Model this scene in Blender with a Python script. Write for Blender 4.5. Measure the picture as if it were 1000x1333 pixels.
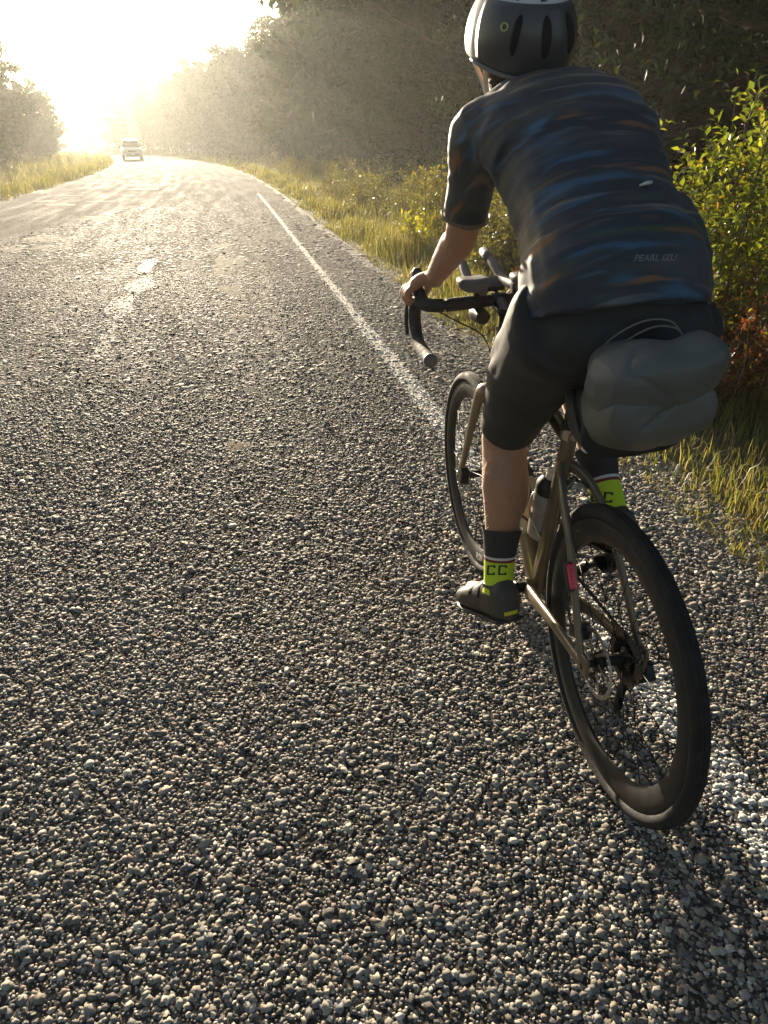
import bpy, bmesh, math, random
import numpy as np
from mathutils import Vector, Matrix, noise
from mathutils.bvhtree import BVHTree

for _o in list(bpy.data.objects):
    bpy.data.objects.remove(_o)
SC = bpy.context.scene
COL = SC.collection
random.seed(7)
RNG = np.random.default_rng(7)
rad = math.radians

# ------------------------------------------------------------------ camera, sky, sun, exposure
CAM_H, PITCH, FPX = 1.351, 0.4687, 948.0            # eye height, downward pitch, focal length in px of a 1000x1333 frame
cam = bpy.data.cameras.new("camera")
cam.sensor_fit = 'VERTICAL'; cam.sensor_height = 36.0; cam.lens = FPX * 36.0 / 1333.0
cam.clip_start = 0.05; cam.clip_end = 6000
camo = bpy.data.objects.new("camera", cam); COL.objects.link(camo)
camo.location = (0, 0, CAM_H); camo.rotation_euler = (math.pi / 2 - PITCH, 0, 0)
SC.camera = camo

SUN_AZ, SUN_EL = rad(-17.4), rad(8.4)               # azimuth clockwise from +Y
w = bpy.data.worlds.new("World"); SC.world = w; w.use_nodes = True
nt = w.node_tree; nt.nodes.clear()
sky = nt.nodes.new("ShaderNodeTexSky"); sky.sky_type = 'NISHITA'; sky.sun_disc = False
sky.sun_elevation = SUN_EL; sky.sun_rotation = SUN_AZ; sky.air_density = 1.0; sky.dust_density = 2.5; sky.ozone_density = 1.0
bg = nt.nodes.new("ShaderNodeBackground"); bg.inputs[1].default_value = 0.05
wo = nt.nodes.new("ShaderNodeOutputWorld")
nt.links.new(sky.outputs[0], bg.inputs[0]); nt.links.new(bg.outputs[0], wo.inputs[0])

sl = bpy.data.lights.new("sun", 'SUN'); sl.energy = 5.0; sl.angle = rad(0.6); sl.color = (1.0, 0.85, 0.64)
so = bpy.data.objects.new("sun", sl); COL.objects.link(so)
SUN_DIR = Vector((math.sin(SUN_AZ) * math.cos(SUN_EL), math.cos(SUN_AZ) * math.cos(SUN_EL), math.sin(SUN_EL)))
so.rotation_euler = SUN_DIR.to_track_quat('Z', 'Y').to_euler(); so.location = (0, 0, 30)

SC.view_settings.view_transform = 'Standard'; SC.view_settings.look = 'None'
SC.view_settings.exposure = 1.85; SC.view_settings.gamma = 1.0; SC.view_settings.use_curve_mapping = False
SC.render.engine = 'CYCLES'
SC.cycles.use_denoising = True
SC.cycles.max_bounces = 6; SC.cycles.diffuse_bounces = 3; SC.cycles.glossy_bounces = 2
SC.cycles.transmission_bounces = 4; SC.cycles.volume_bounces = 0; SC.cycles.transparent_max_bounces = 6
SC.cycles.sample_clamp_indirect = 6.0

# ------------------------------------------------------------------ helpers
def tag(o, label=None, cat=None, group=None, kind=None):
    if label: o["label"] = label
    if cat: o["category"] = cat
    if group: o["group"] = group
    if kind: o["kind"] = kind
    return o

def empty(name, loc=(0, 0, 0), rotz=0.0, matrix=None):
    o = bpy.data.objects.new(name, None); COL.objects.link(o); o.empty_display_size = 0.1
    if matrix is not None: o.matrix_world = matrix
    else:
        o.location = loc; o.rotation_euler = (0, 0, rotz)
    return o

def link(name, me, mat=None, parent=None):
    o = bpy.data.objects.new(name, me); COL.objects.link(o)
    if mat is not None and not me.materials:
        for m in (mat if isinstance(mat, (list, tuple)) else [mat]): me.materials.append(m)
    if parent is not None: o.parent = parent
    return o

def np_mesh(name, V, Fc, nside, smooth=False, cols=None, uv=None):
    """V (n,3), Fc (m,nside) numpy -> mesh, cols per vertex colour attribute 'Col', uv per vertex"""
    V = np.ascontiguousarray(V, dtype=np.float32); Fc = np.ascontiguousarray(Fc, dtype=np.int32)
    me = bpy.data.meshes.new(name)
    me.vertices.add(len(V)); me.vertices.foreach_set("co", V.ravel())
    nl = Fc.size
    me.loops.add(nl); me.loops.foreach_set("vertex_index", Fc.ravel())
    me.polygons.add(len(Fc))
    me.polygons.foreach_set("loop_start", np.arange(0, nl, nside, dtype=np.int32))
    me.polygons.foreach_set("loop_total", np.full(len(Fc), nside, dtype=np.int32))
    if smooth: me.polygons.foreach_set("use_smooth", np.ones(len(Fc), dtype=bool))
    if cols is not None:
        a = me.color_attributes.new("Col", 'FLOAT_COLOR', 'POINT')
        c = np.ones((len(V), 4), dtype=np.float32); c[:, :cols.shape[1]] = cols
        a.data.foreach_set("color", c.ravel())
    if uv is not None:
        u = me.uv_layers.new(name="UVMap")
        u.data.foreach_set("uv", np.ascontiguousarray(uv[Fc.ravel()], dtype=np.float32).ravel())
    me.update(calc_edges=True)
    return me

class G:
    """collects shapes, builds one mesh"""
    def __init__(s): s.v = []; s.f = []
    def add(s, V, F):
        b = len(s.v); s.v += [tuple(p) for p in V]; s.f += [tuple(i + b for i in f) for f in F]; return s
    def rings(s, rings, cap=True, closed=False):
        n = len(rings[0]); V = [p for r in rings for p in r]; F = []
        m = len(rings)
        for i in range(m if closed else m - 1):
            a = i * n; b = ((i + 1) % m) * n
            for j in range(n):
                k = (j + 1) % n; F.append((a + j, a + k, b + k, b + j))
        if cap and not closed:
            F.append(tuple(range(n - 1, -1, -1))); F.append(tuple((m - 1) * n + j for j in range(n)))
        return s.add(V, F)
    def tube(s, pts, r, n=10, cap=True, sq=None, hint=(0, 1, 0), closed=False):
        """r scalar or list; sq = (width factor along hint, factor perpendicular) or list of those"""
        P = [Vector(p) for p in pts]; m = len(P); R = r if isinstance(r, (list, tuple)) else [r] * m
        H = Vector(hint); rg = []
        for i in range(m):
            if closed: t = P[(i + 1) % m] - P[i - 1]
            else: t = P[min(i + 1, m - 1)] - P[max(i - 1, 0)]
            t.normalize()
            a = H - t * H.dot(t)
            if a.length < 1e-4: a = t.orthogonal()
            a.normalize(); b = t.cross(a)
            q = (1, 1) if sq is None else (sq[i] if isinstance(sq, list) else sq)
            rg.append([P[i] + a * (R[i] * q[0] * math.cos(2 * math.pi * j / n)) + b * (R[i] * q[1] * math.sin(2 * math.pi * j / n)) for j in range(n)])
        return s.rings(rg, cap, closed)
    def ell(s, rl, n=20, p=2.0, cap=True):
        """rl: (centre, A, B) ellipse rings (superellipse power p)"""
        rg = []
        for c, A, B in rl:
            c = Vector(c); A = Vector(A); B = Vector(B); ring = []
            for j in range(n):
                t = 2 * math.pi * j / n; cx, sx = math.cos(t), math.sin(t)
                e = 2.0 / p
                ring.append(c + A * (math.copysign(abs(cx) ** e, cx)) + B * (math.copysign(abs(sx) ** e, sx)))
            rg.append(ring)
        return s.rings(rg, cap)
    def box(s, c, d, M=None, bev=0.0):
        """box centred c, full size d, optional 3x3 rotation; bev>0 chamfers the edges"""
        c = Vector(c); x, y, z = d[0] / 2, d[1] / 2, d[2] / 2
        bm = bmesh.new(); bmesh.ops.create_cube(bm, size=1.0)
        for v in bm.verts: v.co = Vector((v.co.x * d[0], v.co.y * d[1], v.co.z * d[2]))
        if bev > 0: bmesh.ops.bevel(bm, geom=list(bm.edges), offset=bev, segments=2, affect='EDGES', profile=0.6)
        bm.verts.index_update()
        V = [(M @ v.co if M is not None else v.co) + c for v in bm.verts]; F = [[v.index for v in f.verts] for f in bm.faces]
        bm.free(); return s.add(V, F)
    def ico(s, c, d, sub=1, M=None):
        bm = bmesh.new(); bmesh.ops.create_icosphere(bm, subdivisions=sub, radius=1.0)
        c = Vector(c)
        V = []
        for v in bm.verts:
            q = Vector((v.co.x * d[0], v.co.y * d[1], v.co.z * d[2])); V.append((M @ q if M is not None else q) + c)
        bm.verts.index_update(); F = [[v.index for v in f.verts] for f in bm.faces]; bm.free(); return s.add(V, F)
    def lathe(s, prof, c=(0, 0, 0), axis=(0, 1, 0), n=64, closed=False):
        """prof: (radius, along-axis) points, revolved about axis through c"""
        ax = Vector(axis).normalized(); u = ax.orthogonal().normalized(); wv = ax.cross(u); c = Vector(c)
        rg = [[c + ax * h + (u * math.cos(2 * math.pi * j / n) + wv * math.sin(2 * math.pi * j / n)) * r for r, h in prof] for j in range(n)]
        m = len(prof); V = [p for r in rg for p in r]; F = []
        for j in range(n):
            a, b = j * m, ((j + 1) % n) * m
            for i in range(m if closed else m - 1):
                k = (i + 1) % m; F.append((a + i, a + k, b + k, b + i))
        return s.add(V, F)
    def build(s, name, mat, parent=None, smooth=True, angle=None):
        me = bpy.data.meshes.new(name); me.from_pydata([tuple(p) for p in s.v], [], s.f); me.update()
        bm = bmesh.new(); bm.from_mesh(me); bmesh.ops.recalc_face_normals(bm, faces=bm.faces); bm.to_mesh(me); bm.free()
        if smooth:
            me.polygons.foreach_set("use_smooth", [True] * len(me.polygons))
            if angle is not None: me.set_sharp_from_angle(angle=rad(angle))
        return link(name, me, mat, parent)

def spline(pts, n=8):
    """Catmull-Rom through pts"""
    P = [Vector(p) for p in pts]; out = []
    for i in range(len(P) - 1):
        a, b, c, d = P[max(i - 1, 0)], P[i], P[i + 1], P[min(i + 2, len(P) - 1)]
        for k in range(n):
            t = k / n
            out.append(0.5 * ((2 * b) + (c - a) * t + (2 * a - 5 * b + 4 * c - d) * t * t + (3 * b - a - 3 * c + d) * t ** 3))
    out.append(P[-1]); return out

def lerp_list(vals, n):
    """n values interpolated evenly over vals"""
    v = np.array(vals, float); x = np.linspace(0, len(v) - 1, n)
    return [float(q) for q in np.interp(x, range(len(v)), v)]

def remesh(o, voxel, smooth=8, factor=0.6, subdiv=0):
    m = o.modifiers.new("r", 'REMESH'); m.mode = 'VOXEL'; m.voxel_size = voxel; m.use_smooth_shade = True
    s_ = o.modifiers.new("s", 'SMOOTH'); s_.iterations = smooth; s_.factor = factor
    dg = bpy.context.evaluated_depsgraph_get(); dg.update()
    me = bpy.data.meshes.new_from_object(o.evaluated_get(dg))
    old = o.data; mats = list(old.materials); o.modifiers.clear(); o.data = me
    me.materials.clear()
    for q in mats: me.materials.append(q)
    me.polygons.foreach_set("use_smooth", [True] * len(me.polygons)); me.name = o.name
    return o

def displace(o, fn):
    """fn(co, normal) -> offset along the normal"""
    me = o.data; N = [v.normal.copy() for v in me.vertices]
    for v, n_ in zip(me.vertices, N): v.co = v.co + n_ * fn(v.co, n_)
    me.update()

# ------------------------------------------------------------------ materials
def mat(name, col, rough=0.6, metal=0.0, spec=0.5, var=0.0, vscale=30.0, bump=0.0, bscale=60.0, sheen=0.0, coat=0.0, trans=0.0, coords='Object'):
    """Principled with a noise that varies colour and roughness, and a fine relief"""
    m = bpy.data.materials.new(name); m.use_nodes = True; n = m.node_tree; b = n.nodes["Principled BSDF"]
    b.inputs["Base Color"].default_value = (*col, 1); b.inputs["Roughness"].default_value = rough; b.inputs["Metallic"].default_value = metal
    b.inputs["Specular IOR Level"].default_value = spec
    if sheen: b.inputs["Sheen Weight"].default_value = sheen
    if coat: b.inputs["Coat Weight"].default_value = coat; b.inputs["Coat Roughness"].default_value = 0.15
    if trans: b.inputs["Transmission Weight"].default_value = trans
    tc = n.nodes.new("ShaderNodeTexCoord")
    if var:
        ns = n.nodes.new("ShaderNodeTexNoise"); ns.inputs["Scale"].default_value = vscale; ns.inputs["Detail"].default_value = 5
        n.links.new(tc.outputs[coords], ns.inputs[0])
        mx = n.nodes.new("ShaderNodeMix"); mx.data_type = 'RGBA'
        mx.inputs[6].default_value = (*[c * (1 - var) for c in col], 1); mx.inputs[7].default_value = (*[min(1, c * (1 + var)) for c in col], 1)
        n.links.new(ns.outputs[0], mx.inputs[0]); n.links.new(mx.outputs[2], b.inputs["Base Color"])
        mr = n.nodes.new("ShaderNodeMapRange"); mr.inputs[1].default_value = 0.3; mr.inputs[2].default_value = 0.7
        mr.inputs[3].default_value = max(0.03, rough * (1 - 0.3 * var)); mr.inputs[4].default_value = min(1, rough * (1 + 0.5 * var))
        n.links.new(ns.outputs[0], mr.inputs[0]); n.links.new(mr.outputs[0], b.inputs["Roughness"])
    if bump:
        n2 = n.nodes.new("ShaderNodeTexNoise"); n2.inputs["Scale"].default_value = bscale; n2.inputs["Detail"].default_value = 4
        n.links.new(tc.outputs[coords], n2.inputs[0])
        bp = n.nodes.new("ShaderNodeBump"); bp.inputs["Strength"].default_value = bump; bp.inputs["Distance"].default_value = 0.004
        n.links.new(n2.outputs[0], bp.inputs["Height"]); n.links.new(bp.outputs[0], b.inputs["Normal"])
    return m

def leaf_mat(name, rough=0.45, trans=0.5, spec=0.4, tint=(1.25, 1.2, 0.45)):
    """leaf: colour from the vertex attribute, light passes through"""
    m = bpy.data.materials.new(name); m.use_nodes = True; n = m.node_tree; n.nodes.clear()
    at = n.nodes.new("ShaderNodeAttribute"); at.attribute_name = "Col"
    pb = n.nodes.new("ShaderNodeBsdfPrincipled"); pb.inputs["Roughness"].default_value = rough; pb.inputs["Specular IOR Level"].default_value = spec
    tr = n.nodes.new("ShaderNodeBsdfTranslucent")
    mu = n.nodes.new("ShaderNodeMix"); mu.data_type = 'RGBA'; mu.blend_type = 'MULTIPLY'; mu.inputs[0].default_value = 1.0
    mu.inputs[7].default_value = (*tint, 1)
    n.links.new(at.outputs[0], pb.inputs[0]); n.links.new(at.outputs[0], mu.inputs[6]); n.links.new(mu.outputs[2], tr.inputs[0])
    mx = n.nodes.new("ShaderNodeMixShader"); mx.inputs[0].default_value = trans
    n.links.new(pb.outputs[0], mx.inputs[1]); n.links.new(tr.outputs[0], mx.inputs[2])
    ou = n.nodes.new("ShaderNodeOutputMaterial"); n.links.new(mx.outputs[0], ou.inputs[0])
    return m

# bicycle frame of reference: X forward, Y left, Z up in the plane of the wheels, origin at the rear contact patch
B_O, B_YAW, B_LEAN = Vector((0.5156, 1.2755, 0.0)), 0.1876, 0.0502
_F = Vector((-math.sin(B_YAW), math.cos(B_YAW), 0)); _L0 = Vector((-math.cos(B_YAW), -math.sin(B_YAW), 0)); _U0 = Vector((0, 0, 1))
_U = _U0 * math.cos(B_LEAN) + _L0 * math.sin(B_LEAN); _L = _L0 * math.cos(B_LEAN) - _U0 * math.sin(B_LEAN)
B_MAT = Matrix(((_F.x, _L.x, _U.x, B_O.x), (_F.y, _L.y, _U.y, B_O.y), (_F.z, _L.z, _U.z, B_O.z), (0, 0, 0, 1)))

# ------------------------------------------------------------------ road frame: s along the road, d to the right of its straight axis
R_A = 0.2
RF = np.array([-math.sin(R_A), math.cos(R_A)]); RN = np.array([math.cos(R_A), math.sin(R_A)])
def bend(s):
    s = np.asarray(s, float); q = np.clip(s - 20, 0, 230)
    return -0.00116 * q * q - np.clip(s - 250, 0, None) * 0.53
def sd(s, d):
    s = np.asarray(s, float); d = np.asarray(d, float) + bend(s)
    return np.stack([s * RF[0] + d * RN[0], s * RF[1] + d * RN[1]], -1)
def inv_sd(x, y):
    s = x * RF[0] + y * RF[1]; d = x * RN[0] + y * RN[1] - bend(s); return s, d
def ground_z(s, d):
    """verge: a shallow ditch on both sides, gently uneven"""
    s = np.asarray(s, float); d = np.asarray(d, float)
    r = np.clip((d - 1.7), 0, None); l = np.clip((-5.7 - d), 0, None)
    z = -0.035 - 0.16 * np.exp(-((r - 1.9) / 0.9) ** 2) * (r > 0) - 0.22 * np.exp(-((l - 2.4) / 1.2) ** 2) * (l > 0)
    off = np.clip(np.maximum(r, l) - 0.2, 0, 1)
    z = z + off * (0.05 * np.sin(s * 0.9 + d * 1.3) + 0.05 * np.sin(s * 0.37 - d * 0.8)) + np.clip(np.maximum(r, l) - 4, 0, 30) * 0.035
    return z
def strip(name, svals, dvals, zfn, mat_, kind='structure', parent=None, smooth=True):
    S, D = np.meshgrid(svals, dvals, indexing='ij'); XY = sd(S, D); Z = zfn(S, D)
    V = np.concatenate([XY, Z[..., None]], -1).reshape(-1, 3); n, m = S.shape
    i, j = np.meshgrid(np.arange(n - 1), np.arange(m - 1), indexing='ij'); a = (i * m + j).ravel()
    F = np.stack([a, a + 1, a + m + 1, a + m], -1)
    me = np_mesh(name, V, F, 4, smooth, uv=np.stack([D.ravel(), S.ravel()], -1))
    o = link(name, me, mat_, parent)
    if kind: o["kind"] = kind
    return o

def asphalt_mat():
    m = bpy.data.materials.new("chip_seal"); m.use_nodes = True; n = m.node_tree; b = n.nodes["Principled BSDF"]; L = n.links.new
    tc = n.nodes.new("ShaderNodeTexCoord")
    vo = n.nodes.new("ShaderNodeTexVoronoi"); vo.inputs["Scale"].default_value = 62; vo.inputs["Randomness"].default_value = 1.0
    L(tc.outputs["Object"], vo.inputs["Vector"])
    # stone colour per cell
    sx = n.nodes.new("ShaderNodeSeparateColor"); L(vo.outputs["Color"], sx.inputs[0])
    cr = n.nodes.new("ShaderNodeValToRGB"); e = cr.color_ramp.elements
    e[0].position = 0.0; e[0].color = (.07, .064, .055, 1); e[1].position = 1.0; e[1].color = (.33, .29, .235, 1)
    for p_, c in ((.35, (.13, .115, .095, 1)), (.6, (.19, .165, .13, 1)), (.8, (.17, .16, .15, 1))):
        q = e.new(p_); q.color = c
    L(sx.outputs[0], cr.inputs[0])
    # binder between the stones
    mr = n.nodes.new("ShaderNodeMapRange"); mr.inputs[1].default_value = 0.30; mr.inputs[2].default_value = 0.62
    L(vo.outputs["Distance"], mr.inputs[0])
    mx = n.nodes.new("ShaderNodeMix"); mx.data_type = 'RGBA'; L(mr.outputs[0], mx.inputs[0]); L(cr.outputs[0], mx.inputs[6]); mx.inputs[7].default_value = (.060, .054, .047, 1)
    # broad uneven staining, streaks along the lane
    mp = n.nodes.new("ShaderNodeMapping"); mp.inputs["Scale"].default_value = (1.6, .16, 1); L(tc.outputs["UV"], mp.inputs[0])
    n1 = n.nodes.new("ShaderNodeTexNoise"); n1.inputs["Scale"].default_value = 1.3; n1.inputs["Detail"].default_value = 6; L(mp.outputs[0], n1.inputs[0])
    m1 = n.nodes.new("ShaderNodeMapRange"); m1.inputs[1].default_value = .3; m1.inputs[2].default_value = .72; m1.inputs[3].default_value = .50; m1.inputs[4].default_value = 1.0; L(n1.outputs[0], m1.inputs[0])
    mu = n.nodes.new("ShaderNodeMix"); mu.data_type = 'RGBA'; mu.blend_type = 'MULTIPLY'; mu.inputs[0].default_value = 1; L(mx.outputs[2], mu.inputs[6]); L(m1.outputs[0], mu.inputs[7])
    L(mu.outputs[2], b.inputs["Base Color"])
    n2 = n.nodes.new("ShaderNodeTexNoise"); n2.inputs["Scale"].default_value = 2.2; n2.inputs["Detail"].default_value = 4; L(mp.outputs[0], n2.inputs[0])
    m2 = n.nodes.new("ShaderNodeMapRange"); m2.inputs[1].default_value = .42; m2.inputs[2].default_value = .66; m2.inputs[3].default_value = 1.0; m2.inputs[4].default_value = .86; L(n2.outputs[0], m2.inputs[0])
    L(m2.outputs[0], b.inputs["Roughness"]); b.inputs["Specular IOR Level"].default_value = .06
    bp = n.nodes.new("ShaderNodeBump"); bp.inputs["Strength"].default_value = 1.0; bp.inputs["Distance"].default_value = 0.006; bp.invert = True
    L(vo.outputs["Distance"], bp.inputs["Height"])
    n3 = n.nodes.new("ShaderNodeTexNoise"); n3.inputs["Scale"].default_value = 9; n3.inputs["Detail"].default_value = 3; L(tc.outputs["Object"], n3.inputs[0])
    b2 = n.nodes.new("ShaderNodeBump"); b2.inputs["Strength"].default_value = .2; b2.inputs["Distance"].default_value = .008; L(n3.outputs[0], b2.inputs["Height"]); L(bp.outputs[0], b2.inputs["Normal"])
    L(b2.outputs[0], b.inputs["Normal"])
    return m
M_ASPH = asphalt_mat()

def attr_mat(name, rough=.7, spec=.4, bump=.3, bscale=300):
    m = bpy.data.materials.new(name); m.use_nodes = True; n = m.node_tree; b = n.nodes["Principled BSDF"]; L = n.links.new
    at = n.nodes.new("ShaderNodeAttribute"); at.attribute_name = "Col"; tc = n.nodes.new("ShaderNodeTexCoord")
    ns = n.nodes.new("ShaderNodeTexNoise"); ns.inputs["Scale"].default_value = bscale; ns.inputs["Detail"].default_value = 3; L(tc.outputs["Object"], ns.inputs[0])
    mr = n.nodes.new("ShaderNodeMapRange"); mr.inputs[3].default_value = .7; mr.inputs[4].default_value = 1.3; L(ns.outputs[0], mr.inputs[0])
    mu = n.nodes.new("ShaderNodeMix"); mu.data_type = 'RGBA'; mu.blend_type = 'MULTIPLY'; mu.inputs[0].default_value = 1; L(at.outputs[0], mu.inputs[6]); L(mr.outputs[0], mu.inputs[7])
    L(mu.outputs[2], b.inputs["Base Color"]); b.inputs["Roughness"].default_value = rough; b.inputs["Specular IOR Level"].default_value = spec
    bp = n.nodes.new("ShaderNodeBump"); bp.inputs["Strength"].default_value = bump; bp.inputs["Distance"].default_value = .002; L(ns.outputs[0], bp.inputs["Height"]); L(bp.outputs[0], b.inputs["Normal"])
    return m
M_CHIP = attr_mat("stone_chip", .75, .22, .4, 260)

def soil_mat():
    m = mat("verge_soil", (.075, .062, .035), .95, var=.6, vscale=2.5, bump=.8, bscale=14)
    return m
M_SOIL = soil_mat()

# ground sheet to the horizon
_s = np.concatenate([np.array([-900, -400, -150, -60, -25]), np.arange(-10, 60, 0.5), np.arange(60, 250, 4), np.array([260, 300, 380, 500, 800, 1400, 2600])])
_d = np.concatenate([np.array([-1800, -900, -400, -200, -120, -70, -45, -32, -25]), np.arange(-20, -5.4, .6), np.array([-5.0, -2, 1.2]), np.arange(1.5, 9, .3), np.array([10, 12, 14, 17, 20, 26, 35, 50, 80, 150, 300, 700, 1600])])
ground = strip("ground", _s, _d, ground_z, M_SOIL)
# the road sheet with ragged edges
_s = np.concatenate([np.arange(-20, 30, .12), np.arange(30, 90, .5), np.arange(90, 400, 4)])
_base = np.linspace(-5.75, 1.62, 22)
def _road_d(S, D): return D
def road_sheet():
    S, D = np.meshgrid(_s, _base, indexing='ij')
    wob = 0.05 * np.sin(S * 1.7) + .04 * np.sin(S * 4.3 + 1) + .03 * np.sin(S * 11.1 + 2)
    D = D + wob * np.clip((np.abs(D + 2.06) - 3.0) / .68, 0, 1)
    XY = sd(S, D); crown = -0.012 * np.clip(-D - 2.0, 0, 5)
    Z = 0.0 + crown * 0.6 + .006 * np.sin(S * .8 + D) * np.clip((S - 6) / 10, 0, 1)
    V = np.concatenate([XY, Z[..., None]], -1).reshape(-1, 3); n, m = S.shape
    i, j = np.meshgrid(np.arange(n - 1), np.arange(m - 1), indexing='ij'); a = (i * m + j).ravel()
    F = np.stack([a, a + 1, a + m + 1, a + m], -1)
    o = link("road", np_mesh("road", V, F, 4, True, uv=np.stack([D.ravel(), S.ravel()], -1)), M_ASPH); o["kind"] = "structure"
    return o
road = road_sheet()
def road_z(s, d):
    return -0.012 * np.clip(-np.asarray(d) - 2.0, 0, 5) * .6 + .006 * np.sin(np.asarray(s) * .8 + d) * np.clip((np.asarray(s) - 6) / 10, 0, 1)
M_SHO = mat("shoulder_gravel", (.15, .128, .10), .9, var=.5, vscale=45, bump=1.0, bscale=55)
shoulder = strip("road_shoulder", np.concatenate([np.arange(-20, 60, .5), np.arange(60, 400, 5)]), np.array([1.2, 1.5, 1.75, 1.95]), lambda S, D: -.012 - .05 * np.clip(D - 1.7, 0, 1), M_SHO)

# painted edge line and centre dashes
def paint_mat(lo=.58, hi=.80, wc=(.62, .59, .52, 1)):
    m = bpy.data.materials.new("worn_road_paint"); m.use_nodes = True; n = m.node_tree; b = n.nodes["Principled BSDF"]; L = n.links.new
    tc = n.nodes.new("ShaderNodeTexCoord")
    vo = n.nodes.new("ShaderNodeTexVoronoi"); vo.inputs["Scale"].default_value = 62; L(tc.outputs["Object"], vo.inputs["Vector"])
    n1 = n.nodes.new("ShaderNodeTexNoise"); n1.inputs["Scale"].default_value = 14; n1.inputs["Detail"].default_value = 6; L(tc.outputs["Object"], n1.inputs[0])
    ad = n.nodes.new("ShaderNodeMath"); ad.operation = 'MULTIPLY_ADD'; L(vo.outputs["Distance"], ad.inputs[0]); ad.inputs[1].default_value = .55; L(n1.outputs[0], ad.inputs[2])
    mr = n.nodes.new("ShaderNodeMapRange"); mr.inputs[1].default_value = lo; mr.inputs[2].default_value = hi; L(ad.outputs[0], mr.inputs[0])
    mx = n.nodes.new("ShaderNodeMix"); mx.data_type = 'RGBA'; L(mr.outputs[0], mx.inputs[0]); mx.inputs[6].default_value = wc; mx.inputs[7].default_value = (.07, .063, .055, 1)
    L(mx.outputs[2], b.inputs["Base Color"]); b.inputs["Roughness"].default_value = .6
    bp = n.nodes.new("ShaderNodeBump"); bp.invert = True; bp.inputs["Distance"].default_value = .005; bp.inputs["Strength"].default_value = .9; L(vo.outputs["Distance"], bp.inputs["Height"]); L(bp.outputs[0], b.inputs["Normal"])
    return m
M_PAINT = paint_mat()
def paint_strip(name, s0, s1, d0, d1, step=.06, dz=.004):
    sv = np.arange(s0, s1 + step / 2, step); n = len(sv)
    e0 = d0 + RNG.normal(0, .005, n); e1 = d1 + RNG.normal(0, .005, n)
    Z = road_z(sv, (d0 + d1) / 2) + dz
    V = np.concatenate([np.c_[sd(sv, e0), Z], np.c_[sd(sv, e1), Z]]); a = np.arange(n - 1)
    return link(name, np_mesh(name, V, np.stack([a, n + a, n + a + 1, a + 1], -1), 4, True), M_PAINT, road)
paint_strip("edge_line", -8, 6, .992, 1.098, .03, .0012)
o_ = paint_strip("edge_line", 6, 24, 1.010, 1.080, .04, .003); o_.data.materials[0] = paint_mat(.50, .74, (.46, .43, .37, 1))
for k in range(9):
    s0 = 30 + k * 7.2
    paint_strip("lane_dash", s0, s0 + 3.0, -2.10, -1.98, .3)

# worn smooth patches where the binder has come up
M_PATCH = mat("smooth_road_patch", (.24, .20, .145), 1.0, var=.45, vscale=9, bump=.8, bscale=70, spec=.05)
def patch(s, d, ls, ld, seed, zk=1.0):
    r = random.Random(seed); n = 26; ph = [r.uniform(0, 6.28) for _ in range(4)]
    V = []; F = []
    for ring, (q, z) in enumerate(((0.0, .0040), (.6, .0036), (1.0, .0002))):
        for j in range(n):
            t = 2 * math.pi * j / n
            k = 1 + .22 * math.sin(2 * t + ph[0]) + .16 * math.sin(3 * t + ph[1]) + .12 * math.sin(5 * t + ph[2]) + .08 * math.sin(9 * t + ph[3])
            xy = sd(s + math.sin(t) * ls * q * k, d + math.cos(t) * ld * q * k)
            V.append((float(xy[0]), float(xy[1]), float(road_z(s, d)) + z * zk))
    for i in range(2):
        for j in range(n): F.append((i * n + j, i * n + (j + 1) % n, (i + 1) * n + (j + 1) % n, (i + 1) * n + j))
    me = bpy.data.meshes.new("worn_patch"); me.from_pydata(V, [], F); me.update()
    me.polygons.foreach_set("use_smooth", [True] * len(F))
    return link("worn_patch", me, M_PATCH, road)
PATCHES = [(3.48, -.04, .09, .07), (5.93, -.03, .09, .06), (6.55, .04, .13, .10), (7.9, -.02, .28, .17), (9.7, -.02, .75, .22), (11.6, -.1, .3, .16)]
_r = random.Random(5)
for k in range(26):
    PATCHES.append((_r.uniform(11, 42), _r.choice((-4.6, -4.3, -2.9, -2.6, -3.3)) + _r.gauss(0, .2), _r.uniform(.15, .6), _r.uniform(.2, .6)))
for k, (s_, d_, a_, b_) in enumerate(PATCHES): patch(s_, d_, a_, b_, 50 + k)
# smooth tar strips added to give the streak of sun glare
M_TAR = mat("glare_tar", (.05, .046, .040), .75, var=.5, vscale=30, bump=1.0, bscale=120, spec=.10)
for k, (s_, a_, b_) in enumerate(((5.9, .5, .07), (7.2, .7, .11), (8.6, .7, .14), (10.1, .8, .12))):
    o_ = patch(s_, -.98 - .05 * math.sin(k * 2.1), a_, b_, 300 + k, .14); o_.name = "tar_glare_patch"; o_.data.materials[0] = M_TAR

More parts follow.
